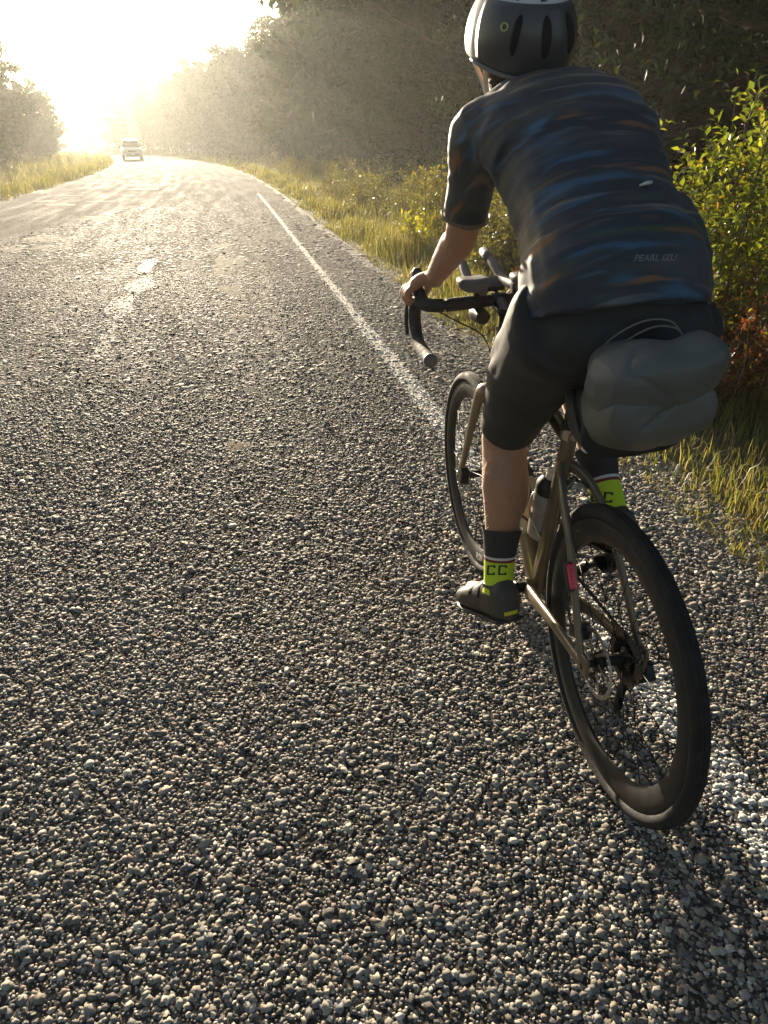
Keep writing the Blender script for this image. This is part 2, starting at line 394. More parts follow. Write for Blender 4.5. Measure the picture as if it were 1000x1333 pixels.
# stone chips: real stones set in the seal near the camera
def chips():
    ico_v, ico_f = [], []
    bm = bmesh.new(); bmesh.ops.create_icosphere(bm, subdivisions=1, radius=1.0); bm.verts.ensure_lookup_table()
    iv = np.array([v.co[:] for v in bm.verts]); fi = np.array([[v.index for v in f.verts] for f in bm.faces if f.calc_center_median().z > -.3]); bm.free()
    def frust(n_):
        a = np.arange(n_) * 2 * np.pi / n_
        v = np.concatenate([np.c_[np.cos(a), np.sin(a), np.full(n_, -.35)], np.c_[np.cos(a + .2) * .66, np.sin(a + .2) * .66, np.full(n_, .85)]])
        f = [[j, (j + 1) % n_, n_ + (j + 1) % n_] for j in range(n_)] + [[j, n_ + (j + 1) % n_, n_ + j] for j in range(n_)] + [[n_, n_ + j, n_ + j + 1] for j in range(1, n_ - 1)]
        return v, np.array(f)
    f5v, f5 = frust(5); f4v, f4 = frust(4)
    ov = np.array([[1, 0, 0], [0, 1, 0], [-1, 0, 0], [0, -1, 0], [0, 0, 1], [0, 0, -1.]]); of = np.array([[0, 1, 4], [1, 2, 4], [2, 3, 4], [3, 0, 4], [1, 0, 5], [2, 1, 5], [3, 2, 5], [0, 3, 5]])
    pal = 1.12 * np.array([[.34, .305, .245], [.27, .24, .19], [.23, .215, .19], [.17, .168, .165], [.31, .24, .19], [.44, .41, .35], [.12, .115, .105], [.25, .24, .19], [.23, .18, .15]])
    pw = np.array([.18, .18, .16, .11, .06, .10, .09, .09, .03])
    AV, AF, AC = [], [], []; base = 0
    for y0, y1, sp, tv, tf, size in ((.40, 2.2, .0086, f5v, f5, .0055), (2.2, 4.3, .0113, f4v, f4, .0074), (4.3, 9.0, .0185, ov, of[:4], .0105), (9.0, 24.0, .048, ov, of[:4], .019)):
        ys = np.arange(max(y0 - .9, .4), y1 + .9, sp); xs = np.arange(-6, 6, sp)
        X, Y = np.meshgrid(xs, ys); X = X.ravel(); Y = Y.ravel()
        dep = Y * math.cos(PITCH) + CAM_H * math.sin(PITCH); mgn = .5 if y0 < 2 else .6
        Yj = Y + RNG.normal(0, .25 if y0 < 8 else .6, len(Y)); keep = (np.abs(X) < dep * .53 + mgn) & (Yj >= (y0 if y0 > 1 else -9)) & (Yj < y1); X = X[keep]; Y = Y[keep]; n = len(X)
        X = X + RNG.uniform(-.48, .48, n) * sp; Y = Y + RNG.uniform(-.48, .48, n) * sp
        s, d = inv_sd(X, Y)
        nz = (np.sin(X * 5.1 + 1.3 * np.sin(Y * 3.3)) + np.sin(Y * 4.7 + 2 * np.sin(X * 2.9)) + np.sin(X * 17 + Y * 13) * .6 + np.sin(X * 31 - Y * 23) * .5)
        keep = (d > -5.7) & (d < 2.0) & (RNG.random(n) < np.clip(.95 + .07 * nz, .55, .99) * np.clip((23 - Y) / 12, 0, 1))
        X, Y, s, d, nz = X[keep], Y[keep], s[keep], d[keep], nz[keep]; n = len(X)
        sz = size * np.clip(RNG.lognormal(-.08, .48, n), .3, 2.3)
        loose = (d > 1.2) & (RNG.random(n) < .10); sz = np.where(loose, sz * 1.6, sz)
        el = RNG.uniform(.55, 1.12, (n, 3)); el[:, 2] = RNG.uniform(.22, .46, n) * np.where(np.minimum(np.abs(d - .1), np.abs(d + 1.5)) < .3, .75, 1.0) * np.interp(Y, [3, 5, 9, 16], [1, .72, .42, .22])
        ang = RNG.uniform(0, 2 * np.pi, n); tilt = RNG.normal(0, .30, n) * np.interp(Y, [3, 9], [1, .35])
        T = np.broadcast_to(tv, (n, *tv.shape)) * (1 + RNG.normal(0, .21, (n, len(tv), 1)))
        T = T * (el * sz[:, None])[:, None, :]
        ct, st_ = np.cos(tilt)[:, None], np.sin(tilt)[:, None]
        x1 = T[..., 0] * ct - T[..., 2] * st_; z1 = T[..., 0] * st_ + T[..., 2] * ct
        ca, sa = np.cos(ang)[:, None], np.sin(ang)[:, None]
        x2 = x1 * ca - T[..., 1] * sa; y2 = x1 * sa + T[..., 1] * ca
        tar = (np.abs(d + .98 - .06 * np.sin(s * 1.7)) < .17 * np.abs(np.sin(s * .9 + .6)) + .05) & (s > 5.2) & (s < 15) ; sz = np.where(tar, sz * .85, sz)
        zb = np.where(d > 1.62, -.012 - .05 * np.clip(d - 1.7, 0, 1), road_z(s, d)) + sz * RNG.uniform(.0, .20, n) - .0003
        V = np.stack([x2 + X[:, None], y2 + Y[:, None], z1 + zb[:, None]], -1)
        c = pal[RNG.choice(len(pal), n, p=pw / pw.sum())] * RNG.uniform(.55, 1.3, (n, 1))
        line = (np.abs(d - 1.045 - .006 * np.sin(s * 9)) < .062 + RNG.normal(0, .006, n)) & (RNG.random(n) < np.clip(.95 + .06 * nz, .75, .985))
        c[line] = np.array([.74, .71, .64]) * RNG.uniform(.85, 1.05, (int(line.sum()), 1))
        c = np.repeat(c, len(tv), 0)
        Fc = (tf[None] + (np.arange(n) * len(tv))[:, None, None] + base).reshape(-1, 3)
        AV.append(V.reshape(-1, 3)); AF.append(Fc); AC.append(c); base += n * len(tv)
    me = np_mesh("stone_chips", np.concatenate(AV), np.concatenate(AF), 3, False, cols=np.concatenate(AC))
    o = link("stone_chips", me, M_CHIP, road); o["kind"] = "stuff"
    print("chips tris", sum(len(a) for a in AF))
    return o
chips()

# ------------------------------------------------------------------ vegetation
M_LEAF = leaf_mat("tree_leaf", .65, .16, .15, (1.05, 1.1, .6))
M_SHRUB = leaf_mat("shrub_leaf", .35, .5, .5)
M_GRASS = leaf_mat("grass_blade", .5, .45, .35, (1.2, 1.15, .55))
M_BARK = mat("bark", (.075, .06, .045), .95, var=.5, vscale=18, bump=1.0, bscale=30)
M_STEM = mat("green_brown_stem", (.10, .075, .035), .8, var=.4, vscale=30)

def leaf_quads(P, D, U, ln, wd, fold=.25):
    """kites at P, pointing D, face normal U: two triangles each with a fold"""
    D = D / np.linalg.norm(D, axis=1, keepdims=True)
    S = np.cross(D, U); S /= np.linalg.norm(S, axis=1, keepdims=True) + 1e-9
    N = np.cross(S, D); n = len(P); ln = np.broadcast_to(ln, n)[:, None]; wd = np.broadcast_to(wd, n)[:, None]
    a = P; t = P + D * ln; m = P + D * ln * .45
    l = m + S * wd * .5 + N * wd * fold; r = m - S * wd * .5 + N * wd * fold
    V = np.stack([a, l, t, r], 1).reshape(-1, 3); k = np.arange(n)[:, None] * 4
    F = np.concatenate([k + np.array([[0, 1, 2]]), k + np.array([[0, 2, 3]])], 1).reshape(-1, 3)
    return V, F
def rnd_unit(n, r):
    v = r.normal(0, 1, (n, 3)); return v / np.linalg.norm(v, axis=1, keepdims=True)
def leaf_cols(n, r, pal, w, jit=.25):
    pal = np.array(pal); w = np.array(w, float)
    return np.repeat(pal[r.choice(len(pal), n, p=w / w.sum())] * r.uniform(1 - jit, 1 + jit, (n, 1)), 4, 0)
GREENS = [[.028, .053, .016], [.036, .062, .018], [.022, .042, .016], [.052, .068, .019], [.07, .066, .018]]

def make_broadleaf(name, seed, h, cr, nleaf, leaf, z0=.12, pal=GREENS, pw=(4, 4, 3, 2, .6)):
    """tapered trunk with limbs, a crown of leaf clumps with gaps"""
    r = np.random.default_rng(seed); rr = random.Random(seed)
    g = G(); lean = Vector((rr.gauss(0, .03), rr.gauss(0, .03), 0))
    tp = [Vector((0, 0, -.3)) + (Vector((0, 0, 1)) + lean) * (h * .93 * i / 9) + Vector((rr.gauss(0, .05), rr.gauss(0, .05), 0)) * (i > 0) for i in range(10)]
    tr = h * .011 + .02
    g.tube(tp, [tr * (1.25 if i == 0 else 1 - .9 * i / 9) for i in range(10)], 8)
    cl = []
    nl = int(h * 2.6)
    for k in range(nl):
        f = z0 + (1 - z0) * (k + rr.random()) / nl
        b = tp[0].lerp(tp[-1], f); az = k * 2.4 + rr.gauss(0, .4)
        prof = math.sin(math.pi * min(1, (.12 + .88 * (f - z0) / (1 - z0))) ** .75) ** .7
        L_ = cr * prof * rr.uniform(.65, 1.15) + .15; up = rr.uniform(.1, .7) * (1 - .3 * f)
        e = b + Vector((math.cos(az) * L_, math.sin(az) * L_, up * L_)); mid = b.lerp(e, .5) + Vector((0, 0, -.06 * L_))
        g.tube([b, mid, e], [tr * .36 * (1 - f * .6), tr * .22 * (1 - f * .5), .006], 5, cap=False)
        nsub = max(2, int(L_ * 3.2))
        for q in range(nsub):
            t = .3 + .75 * q / nsub
            c = b.lerp(e, t) + Vector((rr.gauss(0, .16), rr.gauss(0, .16), rr.gauss(0, .1))) * L_
            cl.append((c, rr.uniform(.22, .5) * (cr / 2.2)))
    cl.append((tp[-1], .35))
    wgt = np.array([c[1] ** 2 for c in cl]); idx = r.choice(len(cl), nleaf, p=wgt / wgt.sum())
    C = np.array([c[0][:] for c in cl])[idx]; R_ = np.array([c[1] for c in cl])[idx][:, None]
    off = rnd_unit(nleaf, r) * np.cbrt(r.random((nleaf, 1))) * R_ * np.array([[1.25, 1.25, .6]])
    P = C + off; D = rnd_unit(nleaf, r) + np.array([[0, 0, -.35]]) + off / (R_ + .1) * .5; U = rnd_unit(nleaf, r) * .7 + np.array([[0, 0, 1.]])
    ln = leaf * r.uniform(.7, 1.3, nleaf)
    V, F = leaf_quads(P, D, U, ln, ln * .62)
    root = empty(name)
    g.build("trunk", M_BARK, root)
    link("crown", np_mesh("crown", V, F, 3, False, cols=leaf_cols(nleaf, r, pal, pw)), M_LEAF, root)
    return root

def make_conifer(name, seed, h, cr):
    r = np.random.default_rng(seed); rr = random.Random(seed); g = G()
    g.tube([(0, 0, -.3), (0, 0, h * .5), (0, 0, h)], [h * .013 + .02, h * .008, .008], 8)
    P, D, U, LN = [], [], [], []
    nw = int(h * 2.6)
    for k in range(nw):
        f = .06 + .93 * k / nw; z = h * f; L0 = cr * (1 - f) ** .85 + .12
        for q in range(rr.randint(5, 7)):
            az = rr.uniform(0, 6.283); L_ = L0 * rr.uniform(.7, 1.12); dr = rr.uniform(-.45, -.1) + f * .5
            e = Vector((math.cos(az) * L_, math.sin(az) * L_, dr * L_))
            g.tube([(0, 0, z), tuple(Vector((0, 0, z)) + e)], [.014 * (1 - f) + .006, .003], 3, cap=False)
            m = max(6, int(L_ * 26))
            for i in range(m):
                t = .12 + .88 * (i + rr.random()) / m
                p = Vector((0, 0, z)) + e * t; sd_ = 1 if i % 2 else -1
                side = Vector((-math.sin(az), math.cos(az), 0)) * sd_
                dd = e.normalized() * .8 + side * rr.uniform(.5, 1.1) + Vector((0, 0, rr.uniform(-.5, .15)))
                P.append(p[:]); D.append(dd[:]); U.append((rr.gauss(0, .4), rr.gauss(0, .4), 1)); LN.append(rr.uniform(.12, .3) * (1.1 - .6 * t) * (1 + .3 * cr) * .8)
    n = len(P); LN = np.array(LN)
    V, F = leaf_quads(np.array(P), np.array(D), np.array(U), LN, LN * .3, .15)
    root = empty(name); g.build("trunk", M_BARK, root)
    link("crown", np_mesh("crown", V, F, 3, False, cols=leaf_cols(n, r, [[.022, .042, .018], [.03, .05, .02], [.018, .034, .016], [.04, .055, .02]], (3, 3, 3, 1))), M_LEAF, root)
    return root

def make_shrub(name, seed, h, nst, leaf, pal, pw, spread=.35, nper=260, twigs=9, upright=1.0):
    """several upright stems carrying side twigs with leaves"""
    r = np.random.default_rng(seed); rr = random.Random(seed); g = G(); P, D, U = [], [], []
    for k in range(nst):
        az = rr.uniform(0, 6.283); b = Vector((math.cos(az), math.sin(az), 0)) * rr.uniform(0, spread * .45)
        hh = h * rr.uniform(.65, 1.05); tip = b + Vector((math.cos(az) * spread * rr.uniform(.1, .9) / upright, math.sin(az) * spread * rr.uniform(.1, .9) / upright, hh))
        pts = spline([b - Vector((0, 0, .25)), b.lerp(tip, .5) + Vector((rr.gauss(0, .03), rr.gauss(0, .03), 0)), tip], 4)
        g.tube(pts, lerp_list([.007 + h * .002, .005, .0015], len(pts)), 5, cap=False)
        segs = [(b.lerp(tip, .25), tip, .4)]
        for q in range(twigs):
            f = rr.uniform(.15, .9); a2 = rr.uniform(0, 6.283); L_ = hh * .26 * (1.15 - f) + .05
            s0 = b.lerp(tip, f); s1 = s0 + Vector((math.cos(a2) * L_, math.sin(a2) * L_, L_ * rr.uniform(.5, 1.3)))
            g.tube([s0, s1], [.0028, .001], 3, cap=False); segs.append((s0, s1, 1.0))
        tot = sum((e - a).length * q for a, e, q in segs)
        for a, e, q in segs:
            m = max(4, int(nper * (e - a).length * q / tot)); ax = (e - a).normalized()
            for i in range(m):
                t = (i + rr.random()) / m; p = a.lerp(e, t); an = i * 2.4
                s_ = Vector((math.cos(an), math.sin(an), 0)); s_ = (s_ - ax * s_.dot(ax)).normalized()
                d = s_ * rr.uniform(.6, 1.1) + ax * rr.uniform(.2, .9) + Vector((0, 0, rr.uniform(-.4, .2)))
                P.append((p + s_ * .004)[:]); D.append(d[:]); U.append((rr.gauss(0, .55), rr.gauss(0, .55), 1))
    n = len(P); ln = leaf * r.uniform(.55, 1.2, n)
    V, F = leaf_quads(np.array(P), np.array(D), np.array(U), ln, ln * .5, .2)
    root = empty(name); g.build("stem", M_STEM, root)
    link("foliage", np_mesh("foliage", V, F, 3, False, cols=leaf_cols(n, r, pal, pw, .3)), M_SHRUB, root)
    return root

def copy_tree(o, parent=None):
    c = o.copy(); COL.objects.link(c); c.parent = parent
    for ch in o.children: copy_tree(ch, c)
    return c
_used = set()
def place(proto, s, d, rz, sc, label, cat, group, szz=1.0, sink=0.0):
    o = copy_tree(proto) if proto.name in _used else proto
    _used.add(proto.name)
    xy = sd(s, d); o.location = (float(xy[0]), float(xy[1]), float(ground_z(s, d)) - sink); o.rotation_euler = (0, 0, rz); o.scale = (sc, sc, sc * szz)
    for k_ in ("label", "category", "group", "kind"):
        if k_ in o: del o[k_]
    return tag(o, label, cat, group)

rt = random.Random(21)
BL = [make_broadleaf("broadleaf_tree", 31 + i, 10.0, (2.6, 2.2, 3.0)[i], 46000, .062, (.10, .05, .16)[i]) for i in range(3)]
BF = make_broadleaf("broadleaf_tree", 77, 8.0, 2.4, 7000, .22, .06)          # for the distance: larger leaf clumps
CO = [make_conifer("conifer_tree", 41 + i, 11.0, (2.1, 1.7)[i]) for i in range(2)]
GR_R = "trees along the right side of the road"; GR_L = "trees along the left side of the road"; GR_F = "trees beyond the bend"
# right side: three uneven rows, tall and dark
def lab_r(kind, s):
    z = "nearest the cyclist" if s < 9 else ("behind the roadside weeds" if s < 32 else "in the hazy distance right of the road")
    return ("dark needled conifer tree " if kind else "leafy green broadleaf tree ") + z
for row, (d0, step, s0, s1) in enumerate(((6.6, 2.6, 3.0, 62), (9.4, 3.0, 1, 70), (13.0, 3.2, 2, 80), (17.5, 3.6, 0, 60))):
    s = s0
    while s < s1:
        kind = rt.random() < (.38 if row == 0 else .5)
        p = rt.choice(CO) if kind else rt.choice(BL)
        if s > 30 and not kind: p = BF
        hgt = rt.uniform(12, 16) if s < 45 else rt.uniform(9.5, 12.5)
        base = 11.0 if kind else (8.0 if p is BF else 10.0)
        place(p, s + rt.uniform(-.6, .6), d0 + rt.uniform(-.7, .9) + (.6 if s > 40 else 0), rt.uniform(0, 6.28), hgt / base, lab_r(kind, s), "tree", GR_R, sink=.1)
        s += step * rt.uniform(.8, 1.25)
# the outer side of the bend, lower with distance
for row in range(3):
    s = 64 + row * 2
    while s < 250:
        hgt = (10.5 if s < 95 else 11.3 if s < 184 else 6.3) * rt.uniform(.86, 1.12) * (1 + .04 * row)
        kind = rt.random() < .45; p = CO[0] if kind else BF
        place(p, s, 7.2 + row * 3.6 + rt.uniform(-1, 1), rt.uniform(0, 6.28), hgt / (11.0 if kind else 8.0),
              ("pointed conifer tree in the haze beyond the bend" if kind else "rounded broadleaf tree in the haze beyond the bend"), "tree", GR_F)
        s += rt.uniform(3.2, 5.2) * (1 + .012 * max(0, s - 90))
# left side
for row in range(3):
    s = 24 + row * 3
    while s < 118:
        hgt = (8.6 if s < 62 else 6.6 if s < 90 else 4.6) * rt.uniform(.85, 1.15)
        kind = rt.random() < .4; p = CO[1] if kind else BF
        place(p, s, -12.3 - row * 3.2 + rt.uniform(-.8, .8), rt.uniform(0, 6.28), hgt / (11.0 if kind else 8.0),
              ("pointed conifer tree left of the road in the glare" if kind else "rounded broadleaf tree left of the road in the glare"), "tree", GR_L)
        s += rt.uniform(3.0, 4.8)

# shrubs and saplings on the right verge
SAPC = [[.15, .19, .03], [.20, .23, .04], [.11, .15, .028], [.27, .26, .05], [.30, .16, .04]]
SAP = [make_shrub("leafy_sapling", 60 + i, 1.75, 6, .062, SAPC, (4, 4, 3, 2, .35), .32, 300, 12, 1.1) for i in range(3)]
REDC = [[.12, .035, .02], [.16, .06, .025], [.09, .05, .02], [.20, .05, .03], [.13, .12, .03], [.33, .28, .04]]
RED = [make_shrub("red_leaved_shrub", 70 + i, .85, 9, .04, REDC, (4, 3, 3, 2, 2, .5), .38, 190, 8, .8) for i in range(2)]
WEEDC = [[.20, .19, .05], [.15, .16, .04], [.25, .21, .07], [.19, .13, .05], [.12, .13, .035]]
WEED = [make_shrub("tall_weed", 80 + i, (.85, .7, 1.0)[i], (5, 7, 4)[i], .055, WEEDC, (4, 4, 3, 2, 2), .22, 80, 6, 1.2) for i in range(3)]
YEL = make_shrub("yellow_leaved_plant", 90, .5, 7, .11, [[.42, .36, .03], [.35, .34, .04], [.28, .30, .04]], (3, 3, 2), .34, 26, 3, .7)
for k, (s, d, sc, rz, lb) in enumerate([
        (4.35, 3.05, 1.02, .3, "tall bright green sapling right beside the grey saddle bag"),
        (4.95, 3.55, 1.10, 1.9, "leafy yellow green sapling at the right edge of the photo"),
        (5.6, 3.0, .98, 3.1, "upright green sapling just right of the rider's jersey"),
        (5.4, 4.2, 1.12, 4.4, "tall green sapling half hidden at the right edge"),
        (6.4, 3.6, 1.05, 5.2, "green sapling rising behind the rider's right shoulder"),
        (7.3, 3.3, .8, .9, "small sapling behind the rider's back"),
        (4.0, 3.7, .95, 2.5, "sapling leaning in from the right edge above the red shrubs")]):
    place(SAP[k % 3], s, d, rz, sc, lb, "sapling", "saplings on the right verge")
for k, (s, d, sc, rz) in enumerate([(3.7, 2.75, .85, .2), (4.1, 2.55, .8, 1.4), (4.6, 2.7, .85, 3.0), (3.4, 3.05, .95, 4.1), (5.2, 2.6, .8, 5.0), (3.95, 3.2, 1.05, 2.2), (5.9, 2.8, .8, .7), (6.7, 2.8, .8, 1.9)]):
    place(RED[k % 2], s, d, rz, sc, "low shrub with dark red and brown autumn leaves below the green saplings", "shrub", "red leaved shrubs on the right verge")
for k, (s, d, sc, rz, lb) in enumerate([(10.6, 2.75, 1.0, .2, "yellow leaved plant at the road edge left of the rider's forearm"), (11.4, 3.0, .9, 2.0, "second yellow leaved plant behind the one at the road edge"), (8.6, 3.5, 1.0, 4.0, "yellow leaved plant seen between the rider's arm and chest")]):
    place(YEL, s, d, rz, sc, lb, "plant", "yellow leaved plants on the verge")
for k in range(120):
    s = 7.0 + 43 * (k / 120) ** 1.35 + rt.uniform(-.3, .3); d = rt.uniform(2.5, 5.4) if k % 3 else rt.uniform(3.4, 4.8)
    place(WEED[k % 3], s, d, rt.uniform(0, 6.28), rt.uniform(.75, 1.3) * (1.0 if d > 3 else .7), "tall yellow green weed among the grass of the right verge", "weed", "tall weeds on the right verge")
for k in range(40):
    s = 16 + 60 * (k / 40); d = rt.uniform(-10.8, -7.6)
    place(WEED[k % 3], s, d, rt.uniform(0, 6.28), rt.uniform(.7, 1.2), "pale weed on the grassy left verge in the glare", "weed", "weeds on the left verge")

for k in range(34):
    s = rt.uniform(7.2, 13.5); d = rt.uniform(2.9, 5.2)
    place(WEED[k % 3], s, d, rt.uniform(0, 6.28), rt.uniform(.95, 1.35), "tall brown and yellow weed seen behind the rider's arm and handlebar", "weed", "weeds behind the handlebar")
# grass: one mass each side
def grass(name, regions, label, seed):
    r = np.random.default_rng(seed); AV, AF, AC = [], [], []; base = 0
    pal = np.array([[.22, .22, .055], [.17, .20, .045], [.31, .27, .10], [.27, .20, .08], [.13, .165, .035], [.36, .31, .15]]); pw = np.array([4, 3, 4, 3, 2, 2.5]); pw = pw / pw.sum()
    for n, s0, s1, d0, d1, h0, h1, wd in regions:
        s = r.uniform(s0, s1, n); d = d0 + (d1 - d0) * r.random(n) ** 1.15
        cl = np.sin(s * 2.1 + 2 * np.sin(d * 1.9)) + np.sin(d * 3.3 + s * 1.1) ; edge = np.clip(np.minimum(np.abs(d - d0), 1.0) / .35, .35, 1)
        keep = r.random(n) < np.clip(.75 + .25 * cl, .25, 1); s, d, cl, edge = s[keep], d[keep], cl[keep], edge[keep]; n = len(s)
        XY = sd(s, d); Z = ground_z(s, d) - .01
        hgt = r.uniform(h0, h1, n) * (1 + .22 * cl) * edge; az = r.uniform(0, 6.283, n); ln = r.uniform(.15, .95, n)
        dx, dy = np.cos(az), np.sin(az); w_ = wd * r.uniform(.6, 1.2, n)
        b = np.c_[XY, Z]; sx = np.c_[-dy, dx, 0 * dx] * w_[:, None] * .5
        m = b + np.c_[dx * ln * .25, dy * ln * .25, np.full(n, .6)] * hgt[:, None]
        t = b + np.c_[dx * ln * .8, dy * ln * .8, 1 - .45 * ln * ln] * hgt[:, None]
        V = np.stack([b - sx, b + sx, m + sx * .8, m - sx * .8, t], 1).reshape(-1, 3); k = np.arange(n)[:, None] * 5 + base
        F = np.concatenate([k + np.array([[0, 1, 2]]), k + np.array([[0, 2, 3]]), k + np.array([[3, 2, 4]])], 1).reshape(-1, 3)
        c = pal[r.choice(6, n, p=pw)] * r.uniform(.75, 1.2, (n, 1)); AC.append(np.repeat(c, 5, 0)); AV.append(V); AF.append(F); base += n * 5
    o = link(name, np_mesh(name, np.concatenate(AV), np.concatenate(AF), 3, False, cols=np.concatenate(AC)), M_GRASS)
    print(name, sum(map(len, AF)))
    return tag(o, label, "grass", kind="stuff")
grass("grass", [(26000, .5, 6.5, 1.72, 3.6, .10, .28, .0055), (30000, 5.5, 15, 1.78, 5.4, .12, .34, .008), (26000, 14, 36, 1.75, 6.5, .14, .42, .016), (12000, 35, 90, 1.7, 7.5, .18, .5, .04), (6000, 90, 230, 1.8, 7.5, .2, .5, .10)], "yellow green roadside grass along the right verge", 3)
grass("grass", [(26000, 10, 40, -5.75, -12.5, .14, .42, .016), (14000, 38, 90, -5.7, -12.5, .18, .5, .04), (5000, 90, 230, -5.8, -12, .2, .5, .10)], "pale green grass along the left verge", 4)

# ------------------------------------------------------------------ hazy evening air
def haze():
    m = bpy.data.materials.new("evening_haze"); m.use_nodes = True; n = m.node_tree; n.nodes.clear()
    pv = n.nodes.new("ShaderNodeVolumePrincipled"); pv.inputs["Color"].default_value = (.94, .95, .89, 1); pv.inputs["Density"].default_value = .0009; pv.inputs["Anisotropy"].default_value = .60
    ou = n.nodes.new("ShaderNodeOutputMaterial"); n.links.new(pv.outputs[0], ou.inputs["Volume"])
    g = G(); g.box((-20, 110, 12), (460, 520, 34)); o = g.build("haze", m, smooth=False); o["kind"] = "stuff"
    return o

# ------------------------------------------------------------------ bicycle
M_FRAME = mat("bronze_frame_paint", (.165, .125, .078), .32, .35, var=.35, vscale=14, bump=.05, bscale=200, coat=.3)
M_TYRE = mat("tyre_rubber", (.014, .0135, .013), .82, var=.5, vscale=40, bump=.35, bscale=220)
M_RIM = mat("carbon_rim", (.011, .011, .011), .45, var=.3, vscale=25)
M_BLACK = mat("black_alloy", (.015, .015, .016), .4, .4, var=.3, vscale=40)
M_PLAST = mat("black_plastic", (.018, .018, .019), .55, var=.3, vscale=60, bump=.1, bscale=300)
M_STEEL = mat("steel", (.50, .47, .42), .32, .9, var=.35, vscale=60)
M_CHAIN = mat("oily_chain", (.11, .095, .075), .45, .8, var=.5, vscale=80)
M_TAPE = mat("bar_tape", (.022, .022, .022), .75, var=.3, vscale=50, bump=.5, bscale=160)
M_DUST = mat("dusty_grey_plastic", (.11, .115, .12), .6, var=.3, vscale=30, bump=.1, bscale=200)
M_RED = mat("red_lens", (.75, .03, .06), .25, var=.25, vscale=90, coat=.4)
M_WHITE_PRINT = mat("pale_print", (.42, .40, .36), .6)

bike = empty("bicycle", matrix=B_MAT)
tag(bike, "bronze brown road bicycle with black deep rimmed wheels ridden beside the white edge line", "bicycle")
HUBR, HUBF, WR = Vector((0, 0, .345)), Vector((1.02, 0, .345)), .345

def gear(g, r, y, teeth, th=.0022, depth=.0042, hole=.0):
    n = teeth * 4; prof = []
    for j in range(n):
        a = 2 * math.pi * j / n; rr_ = r - (depth if (j % 4) in (0, 3) else 0)
        prof.append((math.cos(a) * rr_, math.sin(a) * rr_))
    V = [(x, y - th / 2, z) for x, z in prof] + [(x, y + th / 2, z) for x, z in prof]; q = r * .72
    V += [(math.cos(2 * math.pi * j / n) * q, y - th / 2, math.sin(2 * math.pi * j / n) * q) for j in range(n)] + [(math.cos(2 * math.pi * j / n) * q, y + th / 2, math.sin(2 * math.pi * j / n) * q) for j in range(n)]
    F = []
    for j in range(n):
        k = (j + 1) % n
        F += [(j, k, n + k, n + j), (j, 2 * n + j, 2 * n + k, k), (n + j, n + k, 3 * n + k, 3 * n + j), (2 * n + j, 3 * n + j, 3 * n + k, 2 * n + k)]
    g.add(V, F)

def wheel(hub, rear, lug):
    prof = [(.311, -.0128), (.3135, -.0105), (.300, -.0143), (.285, -.0135), (.268, -.0085), (.2615, -.003), (.2615, .003), (.268, .0085), (.285, .0135), (.300, .0143), (.3135, .0105), (.311, .0128)]
    prof = [(.3135, -.0115), (.305, -.0142), (.288, -.0138), (.270, -.0092), (.2615, -.003), (.2615, .003), (.270, .0092), (.288, .0138), (.305, .0142), (.3135, .0115)]
    g = G(); g.lathe(prof, n=96, closed=True)
    w_ = g.build("wheel", M_RIM, bike, angle=50); w_.location = hub
    t = .0183; g = G()
    pr = [((WR - t) + t * math.cos(a) * (1.0 if math.cos(a) > 0 else .85), t * math.sin(a)) for a in [2 * math.pi * j / 18 for j in range(18)]]
    g.lathe(pr, n=128, closed=True)
    for s_ in (-.0072, 0.0, .0072):            # raised tread ribs
        rr_ = WR - t + math.sqrt(t * t - s_ * s_); g.lathe([(rr_ - .001, s_ - .0022), (rr_ + .0009, s_ - .0016), (rr_ + .0009, s_ + .0016), (rr_ - .001, s_ + .0022)], n=128, closed=True)
    g.build("tyre", M_TYRE, w_, angle=40)
    g = G(); g.lathe([(.0, -.062), (.0085, -.062), (.0085, -.045), (.018, -.040), (.024, -.034), (.024, -.030), (.014, -.024), (.0125, .0), (.014, .024), (.024, .030), (.024, .034), (.018, .040), (.0085, .045), (.0085, .062), (0, .062)], n=28)
    g.build("hub", M_BLACK, w_, angle=40)
    base = []
    for sgn in (1, -1):                         # two spoke shapes, copied round
        for tang in (1, -1):
            g = G(); a0 = tang * 1.15
            g.tube([(math.cos(a0) * .0225, sgn * .031, math.sin(a0) * .0225), (.2655, sgn * .0025, 0)], .00115, 5); base.append(g)
    me = []
    for g in base:
        o = g.build("spoke", M_STEEL if False else M_BLACK, w_); me.append(o)
    for k in range(24):
        b = me[k % 4]
        o = b if k < 4 else b.copy()
        if k >= 4: COL.objects.link(o)
        o.parent = w_; o.rotation_euler = (0, 2 * math.pi * k / 24, 0)
    g = G(); g.lathe([(.0695, .0405), (.080, .0405), (.080, .0425), (.0695, .0425)], n=72, closed=True)
    for k in range(6):
        a = 2 * math.pi * k / 6; c_, s_ = math.cos(a), math.sin(a); c2, s2 = math.cos(a + .5), math.sin(a + .5)
        g.tube([(c_ * .02, .0415, s_ * .02), (c2 * .071, .0415, s2 * .071)], .0042, 6, sq=(.3, 1))
    for k in range(36):
        a = 2 * math.pi * k / 36
        g.tube([(math.cos(a) * .071, .043, math.sin(a) * .071), (math.cos(a + .05) * .079, .043, math.sin(a + .05) * .079)], .0011, 4)
    g.build("disc_rotor", M_STEEL, w_, angle=40)
    # small valve
    g = G(); g.tube([(.262, 0, 0), (.225, 0, 0)], [.003, .0022], 6); g.build("valve", M_STEEL, w_)
    if rear:
        g = G()
        for k in range(10):
            gear(g, .066 - k * .0042, -.0285 - k * .0036, 30 - 2 * k)
        g.lathe([(.018, -.03), (.018, -.066), (.0, -.066)], n=24)
        g.build("cassette", M_CHAIN, w_, angle=35)
    w_.rotation_euler = (0, lug, 0)
    return w_
